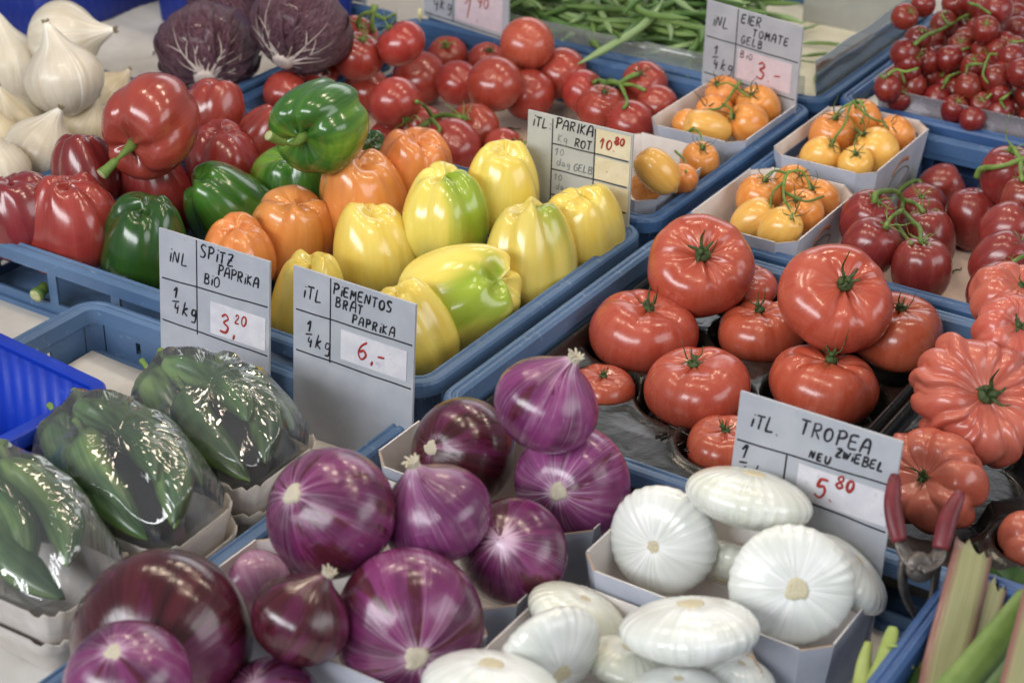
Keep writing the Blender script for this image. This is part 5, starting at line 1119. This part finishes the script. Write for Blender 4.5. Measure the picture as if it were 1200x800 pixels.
def bagged(label_bag, plabels, x0, x1, y0, y1, zf, zrim, peppers):
    """peppers: (x, y, z, yaw, pitch, length), x and y as fractions of the punnet"""
    sph_ = []
    for k, (u, v, z, yaw, pitch, L) in enumerate(peppers):
        c = np.array([x0+(x1-x0)*u, y0+(y1-y0)*v, z]); T = thing('long_pepper', plabels[k], 'green pepper', (c[0], c[1], z-.18*L/2), 'green peppers in clear bags'); q = Matrix.Rotation(yaw, 3, 'Z')@Matrix.Rotation(pitch, 3, 'Y')
        b = obj('flesh', LP[k % 4][0], T, (0, 0, .18*L/2), q.to_quaternion(), L/2); obj('stem', LP[k % 4][1], b)
        for me_ in LP[k % 4]:
            for vv in me_.vertices: p = np.array(q@(vv.co*(L/2)))+c; sph_.append((p[0], p[1], p[2], .0075))
    # the film drapes over the peppers down to the punnet rim
    hx, hy, cx, cy = (x1-x0)/2-.003, (y1-y0)/2-.003, (x0+x1)/2, (y0+y1)/2; nu, nr = 240, 48; V = []; R = []; rg = np.random.default_rng(int(abs(x0)*1e4))
    S_ = np.array(sph_); K = 34
    gx = np.linspace(-hx*1.05, hx*1.05, 60); gy = np.linspace(-hy*1.15, hy*1.15, 50); GX, GY = np.meshgrid(gx, gy); Hm = np.full_like(GX, zrim)
    for px, py, pz, pr in S_:
        d2 = (GX+cx-px)**2+(GY+cy-py)**2; Hm = np.maximum(Hm, np.where(d2 < pr*pr, pz+.003, zrim))
    e = np.minimum(1, np.maximum(np.abs(GX/hx)**3, np.abs(GY/hy)**3)); pin = zrim+.002
    for it in range(110):           # taut film: relax between the contact points
        A = (np.roll(Hm, 1, 0)+np.roll(Hm, -1, 0)+np.roll(Hm, 1, 1)+np.roll(Hm, -1, 1))/4; Hn = np.maximum(Hm, A); Hn[0] = Hn[-1] = pin; Hn[:, 0] = Hn[:, -1] = pin; Hm = Hn
    def hgt(x, y):
        i = np.clip((x+hx*1.05)/(2.1*hx)*59, 0, 58.999); j = np.clip((y+hy*1.15)/(2.3*hy)*49, 0, 48.999); i0, j0 = int(i), int(j); a, b = i-i0, j-j0
        return (Hm[j0, i0]*(1-a)+Hm[j0, i0+1]*a)*(1-b)+(Hm[j0+1, i0]*(1-a)+Hm[j0+1, i0+1]*a)*b
    V.append((0, 0, hgt(0, 0)+.001)); R.append((0, 0, 0))
    fold = rg.uniform(.4, 1, 400)
    for j in range(1, nr+1):
        s = j/nr
        for i in range(nu):
            th = 2*PI*i/nu; c_, s_ = math.cos(th), math.sin(th); sup = (abs(c_)**5+abs(s_)**5)**(-1/5); x, y = hx*c_*sup*s, hy*s_*sup*s
            f = .00035*fold[i]*(1 if i % 2 else -1)*s**1.3*(1 if s < .97 else .3)*(.3+.7*abs(math.sin(th*2.5+x0*90)))+.0007*math.sin(th*17+9*s)*s; z = hgt(x, y)+.0015+f
            V.append((x, y, z)); R.append((c_, s_, s))
    for i in range(nu):            # tuck under the rim
        th = 2*PI*i/nu; c_, s_ = math.cos(th), math.sin(th); sup = (abs(c_)**5+abs(s_)**5)**(-1/5); V.append((hx*.985*c_*sup, hy*.985*s_*sup, zrim-.010+.003*fold[i])); R.append((c_, s_, 1.1))
    F = [(0, 1+i, 1+(i+1) % nu) for i in range(nu)]+[(1+j*nu+i, 1+(j+1)*nu+i, 1+(j+1)*nu+(i+1) % nu, 1+j*nu+(i+1) % nu) for j in range(nr) for i in range(nu)]
    z0_ = zrim-.012; T = thing('plastic_bag', label_bag, 'plastic bag', (cx, cy, z0_)); obj('film', mk('film', [(x, y, z-z0_) for x, y, z in V], F, 'bag_film', True, R), T)
bagged('taut clear plastic bag over the rear punnet of green peppers', ['green pepper under the crest of the rear bag', 'dark green pepper at the right in the rear bag', 'green pepper along the front of the rear bag', 'dark green pepper at the left end of the rear bag', 'green pepper low at the back of the rear bag', 'green pepper low in the middle of the rear bag'],
       -.182, -.024, -.215, -.112, -.063, -.002,
       [(.44, .62, .036, -.30, .06, .120), (.72, .60, .026, -.62, .30, .105), (.62, .30, .018, -.40, .20, .115), (.24, .44, .016, -.45, .10, .105), (.52, .84, .010, -.05, .0, .120), (.40, .20, -.004, -.15, .1, .115)])
bagged('taut clear plastic bag over the middle punnet of green peppers', ['green pepper lying on top of the middle bag', 'dark green pepper slanting to the right in the middle bag', 'green pepper along the front of the middle bag', 'green pepper at the left end of the middle bag', 'green pepper low in the middle bag', 'green pepper at the back of the middle bag'],
       -.190, -.022, -.318, -.222, -.063, -.002,
       [(.46, .64, .040, -.35, .10, .125), (.70, .56, .030, -.55, .28, .120), (.56, .28, .022, -.42, .22, .120), (.24, .42, .018, -.50, .12, .110), (.50, .86, .010, -.05, 0, .120), (.38, .18, -.002, -.2, .1, .115)])
bagged('clear plastic bag in the lower left corner of the picture', ['large green pepper slanting down in the corner bag', 'green pepper at the left of the corner bag', 'dark green pepper low in the corner bag', 'green pepper at the back of the corner bag'],
       -.190, -.034, -.424, -.326, -.063, -.002,
       [(.58, .66, .034, -.42, .26, .12), (.42, .48, .026, -.42, .22, .115), (.60, .34, .012, -.20, .12, .110), (.35, .78, .020, -.15, .05, .115)])

# stubs of pepper stems poking through the crate slots
def stub(label, u, v, y, r, d):
    p = at_y(u, v, y); m = MB(); q = np.asarray(d, float); m.tube([-q*.012, -q*.006, (0, 0, 0)+q*.0, q*.004], [r*.9, r*.8, r, r*1.05], 12); T = thing('stem_stub', label, 'pepper stem', p, 'pepper stems poking out of the crate'); obj('stalk', m.mesh('stalk', 'stem_green'), T)
    m = MB(); m.tube([q*.0042, q*.0052, q*.0056], [r*.95, r*.93, r*.5], 12); obj('cut_end', m.mesh('cut_end', 'stem_cut'), T)
stub('cut green pepper stem showing in a crate slot at the left', 45, 344, .006, .0075, (.1, -.97, -.2)); stub('cut green pepper stem beside the left edge of the SPITZ PAPRIKA sign', 191, 407, -.004, .0085, (-.1, -.95, .3)); stub('dark pepper stem between the two front signs', 337, 445, -.002, .0085, (.3, -.9, -.2))

# ------------------------------------------------------------------ pliers, rhubarb and celery at the lower right
c0 = at(1075, 664, .045); T = thing('pliers', 'pliers with worn red dipped handles standing among the rhubarb', 'pliers', at(1085, 700, .0))
bs = np.array(T.location); tp = CP+ray(1075, 664)*((c0-CP)@FWD)
dep = (c0-CP)@FWD
def PXD(u, v, dd=0.0): return CP+ray(u, v)*(dep+dd)-bs
for P, nm in (([(1075, 662, .0), (1060, 648, .002), (1052, 625, .004), (1046, 590, .010), (1049, 556, .018)], 0), ([(1076, 664, -.002), (1096, 655, 0), (1104, 635, .002), (1112, 605, .006), (1126, 576, .012)], 1)):
    pts = spline([PXD(*p) for p in P], 6); n = len(pts); h = int(n*.42); arm = MB(); arm.tube(pts[:h+1], np.linspace(.0105, .0060, h+1), 10, .4); a = obj('arm', arm.mesh('arm', 'steel'), T)
    g = MB(); k = n-h; g.tube(pts[h:], [.0046+.0024*math.sin(PI*min(1, .15+i/(k-1)*.9))**.7 if i < k-1 else .0035 for i in range(k)], 12, .75); obj('handle', g.mesh('handle', 'handle_red'), T)
for P in ([(1060, 655, .002), (1058, 680, .004), (1062, 700, .008), (1072, 720, .014)], [(1098, 650, 0), (1096, 675, .002), (1092, 700, .006), (1080, 722, .013)]):
    pts = spline([PXD(*p) for p in P], 5); m = MB(); m.tube(pts, np.linspace(.0085, .0035, len(pts)), 10, .45); obj('jaw', m.mesh('jaw', 'steel'), T)
m = MB(); p = PXD(1077, 664); d = -FWD; m.tube([p-d*.004, p+d*.004, p+d*.006, p+d*.0065], [.011, .011, .010, .004], 16); obj('joint', m.mesh('joint', 'steel'), T)
m = MB(); m.tube([p+d*.0066, p+d*.0085, p+d*.009], [.0035, .0034, .0015], 12); obj('rivet', m.mesh('rivet', 'steel'), T)

def stalk(label, P, w, mat, flatk=.45, group='rhubarb and celery stalks', name='rhubarb_stalk', cat='rhubarb', groove=.25):
    pts = spline(np.array([at(u, v, z) for u, v, z in P]), 8); base = pts[np.argmin(pts[:, 2])].copy(); pts = pts-base; n = len(pts); T_ = np.gradient(pts, axis=0); ns = 28; V = []; R = []; vd = -FWD
    for i in range(n):
        t = T_[i]/np.linalg.norm(T_[i]); u = np.cross(t, vd); u /= np.linalg.norm(u); o_ = np.cross(u, t); ww = w*(1+.12*i/(n-1))
        for k in range(ns):
            th = 2*PI*k/ns; a = math.cos(th); b = math.sin(th); g = -groove*math.exp(-(a/.55)**2) if b > 0 else 0; rib = .02*math.cos(9*th)
            V.append(pts[i]+ww*(a*(1+rib)*u+flatk*(b+g+rib)*o_)-(t*(.007*(.5+.5*math.sin(5*th+w*900))*(1 if b > -.2 else .4)+.004*math.sin(13*th)) if i == 0 else 0)); R.append((a, b, i/(n-1)))
    F = [(i*ns+k, i*ns+(k+1) % ns, (i+1)*ns+(k+1) % ns, (i+1)*ns+k) for i in range(n-1) for k in range(ns)]+[tuple(range(ns))[::-1], tuple(range((n-1)*ns, n*ns))]
    T = thing(name, label, cat, base, group); obj('stalk', mk('stalk', V, F, mat, True, R), T); return T
stalk('broad pinkish rhubarb stalk with a ragged cut top, beside the pliers', [(1140, 648, .050), (1128, 700, .040), (1110, 770, .020), (1098, 830, .006), (1080, 900, -.010)], .0150, 'rhubarb', .32)
stalk('smooth pale green stalk running diagonally to the right edge', [(1205, 706, .050), (1170, 748, .040), (1120, 806, .025), (1080, 850, .01)], .0115, 'celery_green', .7, cat='stalk', name='green_stalk', groove=.1)
stalk('yellowish ribbed stalk upright at the right edge', [(1216, 690, .062), (1202, 750, .052), (1188, 810, .040), (1176, 860, .03)], .010, 'rhubarb', .5, cat='stalk', name='rhubarb_stalk')
stalk('thin reddish rhubarb stalk behind the broad one', [(1166, 690, .030), (1150, 740, .020), (1132, 800, .006), (1120, 850, -.01)], .0090, 'rhubarb', .4)
stalk('short pale green stalk leaning on the crate wall', [(1108, 735, .014), (1086, 775, .006), (1062, 815, -.004)], .0085, 'celery_green', .7, cat='stalk', name='green_stalk', groove=.1)
stalk('dull green stalk low under the diagonal one', [(1196, 742, .020), (1160, 785, .012), (1120, 835, .002)], .0100, 'celery_green', .6, cat='stalk', name='green_stalk', groove=.15)
def leaf_blade(m, p, q, wd, n=8, curl=.3, seed=0):
    p = np.array(p); q = np.array(q); d = q-p; L = np.linalg.norm(d); u = np.cross(d/L, [0, 0, 1.]); u /= np.linalg.norm(u)+1e-9; nz = np.cross(u, d/L); V = []; F = []
    for i in range(n+1):
        s = i/n; ww = wd*math.sin(PI*(.12+.86*s))**.7
        for k in range(5): a = k/2-1; V.append(p+d*s+u*a*ww+nz*(curl*wd*(a*a)+.12*wd*math.sin(6*s+3*a+seed)))
    F = [(i*5+k, i*5+k+1, (i+1)*5+k+1, (i+1)*5+k) for i in range(n) for k in range(4)]; m.add(V, F)
def celery(label, base_px, zb, shoots, leaves, mat='celery'):
    b = at(*base_px, zb); T = thing('celery_sprig', label, 'celery', b, 'rhubarb and celery stalks')
    for P, r in shoots:
        pts = spline(np.array([at(u, v, z)-b for u, v, z in P]), 6); m = MB(); n = len(pts); m.tube(pts, np.linspace(r, r*.35, n), 10, .6); obj('shoot', m.mesh('shoot', mat), T)
    for i, (p, q, wd) in enumerate(leaves):
        m = MB(); leaf_blade(m, at(*p)-b, at(*q)-b, wd, seed=i); obj('leaf', m.mesh('leaf', 'leaf_green'), T)
celery('pale yellow green celery tips in the crate corner at the bottom', (1020, 830), -.02, [([(1010, 820, 0), (1012, 780, .012), (1018, 752, .022)], .008), ([(1015, 825, 0), (1030, 790, .016), (1044, 745, .030), (1046, 734, .034)], .009), ([(1020, 820, .004), (1040, 790, .014), (1070, 780, .018)], .005), ([(1040, 755, .03), (1052, 757, .031)], .002)], [((1045, 820, .0), (1066, 775, .012), .012), ((1030, 820, .0), (1052, 770, .008), .014)])
celery('green leafy celery behind the rhubarb at the right edge', (1172, 760), -.03, [([(1165, 760, .0), (1172, 710, .01), (1172, 680, .022)], .008), ([(1150, 750, -.01), (1150, 700, .006), (1146, 670, .014)], .006), ([(1175, 740, .0), (1190, 706, .016), (1206, 690, .024)], .006)], [((1160, 720, -.01), (1150, 664, .010), .016), ((1180, 720, -.01), (1200, 668, .010), .020), ((1150, 740, -.02), (1170, 670, .0), .02), ((1190, 740, -.01), (1180, 680, .006), .016), ((1140, 760, -.02), (1138, 700, .0), .02), ((1165, 770, -.02), (1185, 715, .004), .022), ((1205, 735, -.01), (1168, 690, .012), .018), ((1120, 790, -.03), (1150, 735, -.006), .024)], 'celery_green')
celery('small green celery end between the crate wall and the rhubarb', (1085, 790), -.02, [([(1088, 770, -.005), (1096, 735, .008), (1098, 715, .014)], .007), ([(1080, 800, -.01), (1086, 770, .0), (1082, 748, .006)], .006)], [], 'celery')
def scrap(label, u, v, z, kind, r, yaw):
    p = at(u, v, z); m = MB(); rg = np.random.default_rng(int(u*7+v))
    if kind == 'skin':
        n = 11; V = []; 
        for lay in (0, 1):
            for i in range(n): a = 2*PI*i/n; q = r*rg.uniform(.55, 1.15) if not lay else None; V.append((math.cos(a)*(q or 0), math.sin(a)*.6*(q or 0), .0022*math.sin(2*a+u))) if not lay else V.append((V[i][0]*.96, V[i][1]*.96, V[i][2]+.0007))
        V += [(0, 0, -.0002), (0, 0, .0006)]; F = [(i, n+i, n+(i+1) % n, (i+1) % n) for i in range(n)]+[((i+1) % n, i, 2*n)[::1] for i in range(n)]+[(n+i, n+(i+1) % n, 2*n+1) for i in range(n)]; m.add(V, F); me = m.mesh('skin_flake', 'onion_red_pale'); nm, ct = 'skin_flake', 'onion skin'
    else:
        m.tube(spline([(-r, 0, 0), (-r*.3, r*.25, .001), (r*.4, -r*.1, .0015), (r, r*.3, .001)], 5), np.linspace(.0013, .0006, 16), 6); me = m.mesh('stalk_scrap', 'stem_dark'); nm, ct = 'stalk_scrap', 'stalk scrap'
    o = obj(nm, me, None, p); o.rotation_euler.z = yaw; tag(o, label, ct, 'loose scraps')
scrap('small dry stalk scrap on the paper below the vine tomato truss', 600, 152, -.0645, 'stalk', .010, .4); scrap('thin stalk scrap on brown paper beside the upright plum tomato', 1122, 318, -.0645, 'stalk', .009, 1.2)
scrap('pale onion skin flake on white paper beside the PIEMENTOS sign', 420, 528, -.061, 'skin', .009, .3); scrap('dry scrap on the white paper left of the radicchio', 182, 62, -.031, 'stalk', .006, 2.0)
# single dried flower on the vine tomatoes
p = at_y(492, 18, .80); m = MB(); m.tube([(0, 0, -.010), (0, 0, 0), (0, 0, .006), (0, 0, .010)], [.001, .0035, .003, .001], 8); tag(obj('dried_flower', m.mesh('dried_flower', 'flower'), None, p), 'tiny pale dried flower bud above the stacked vine tomatoes', 'flower')
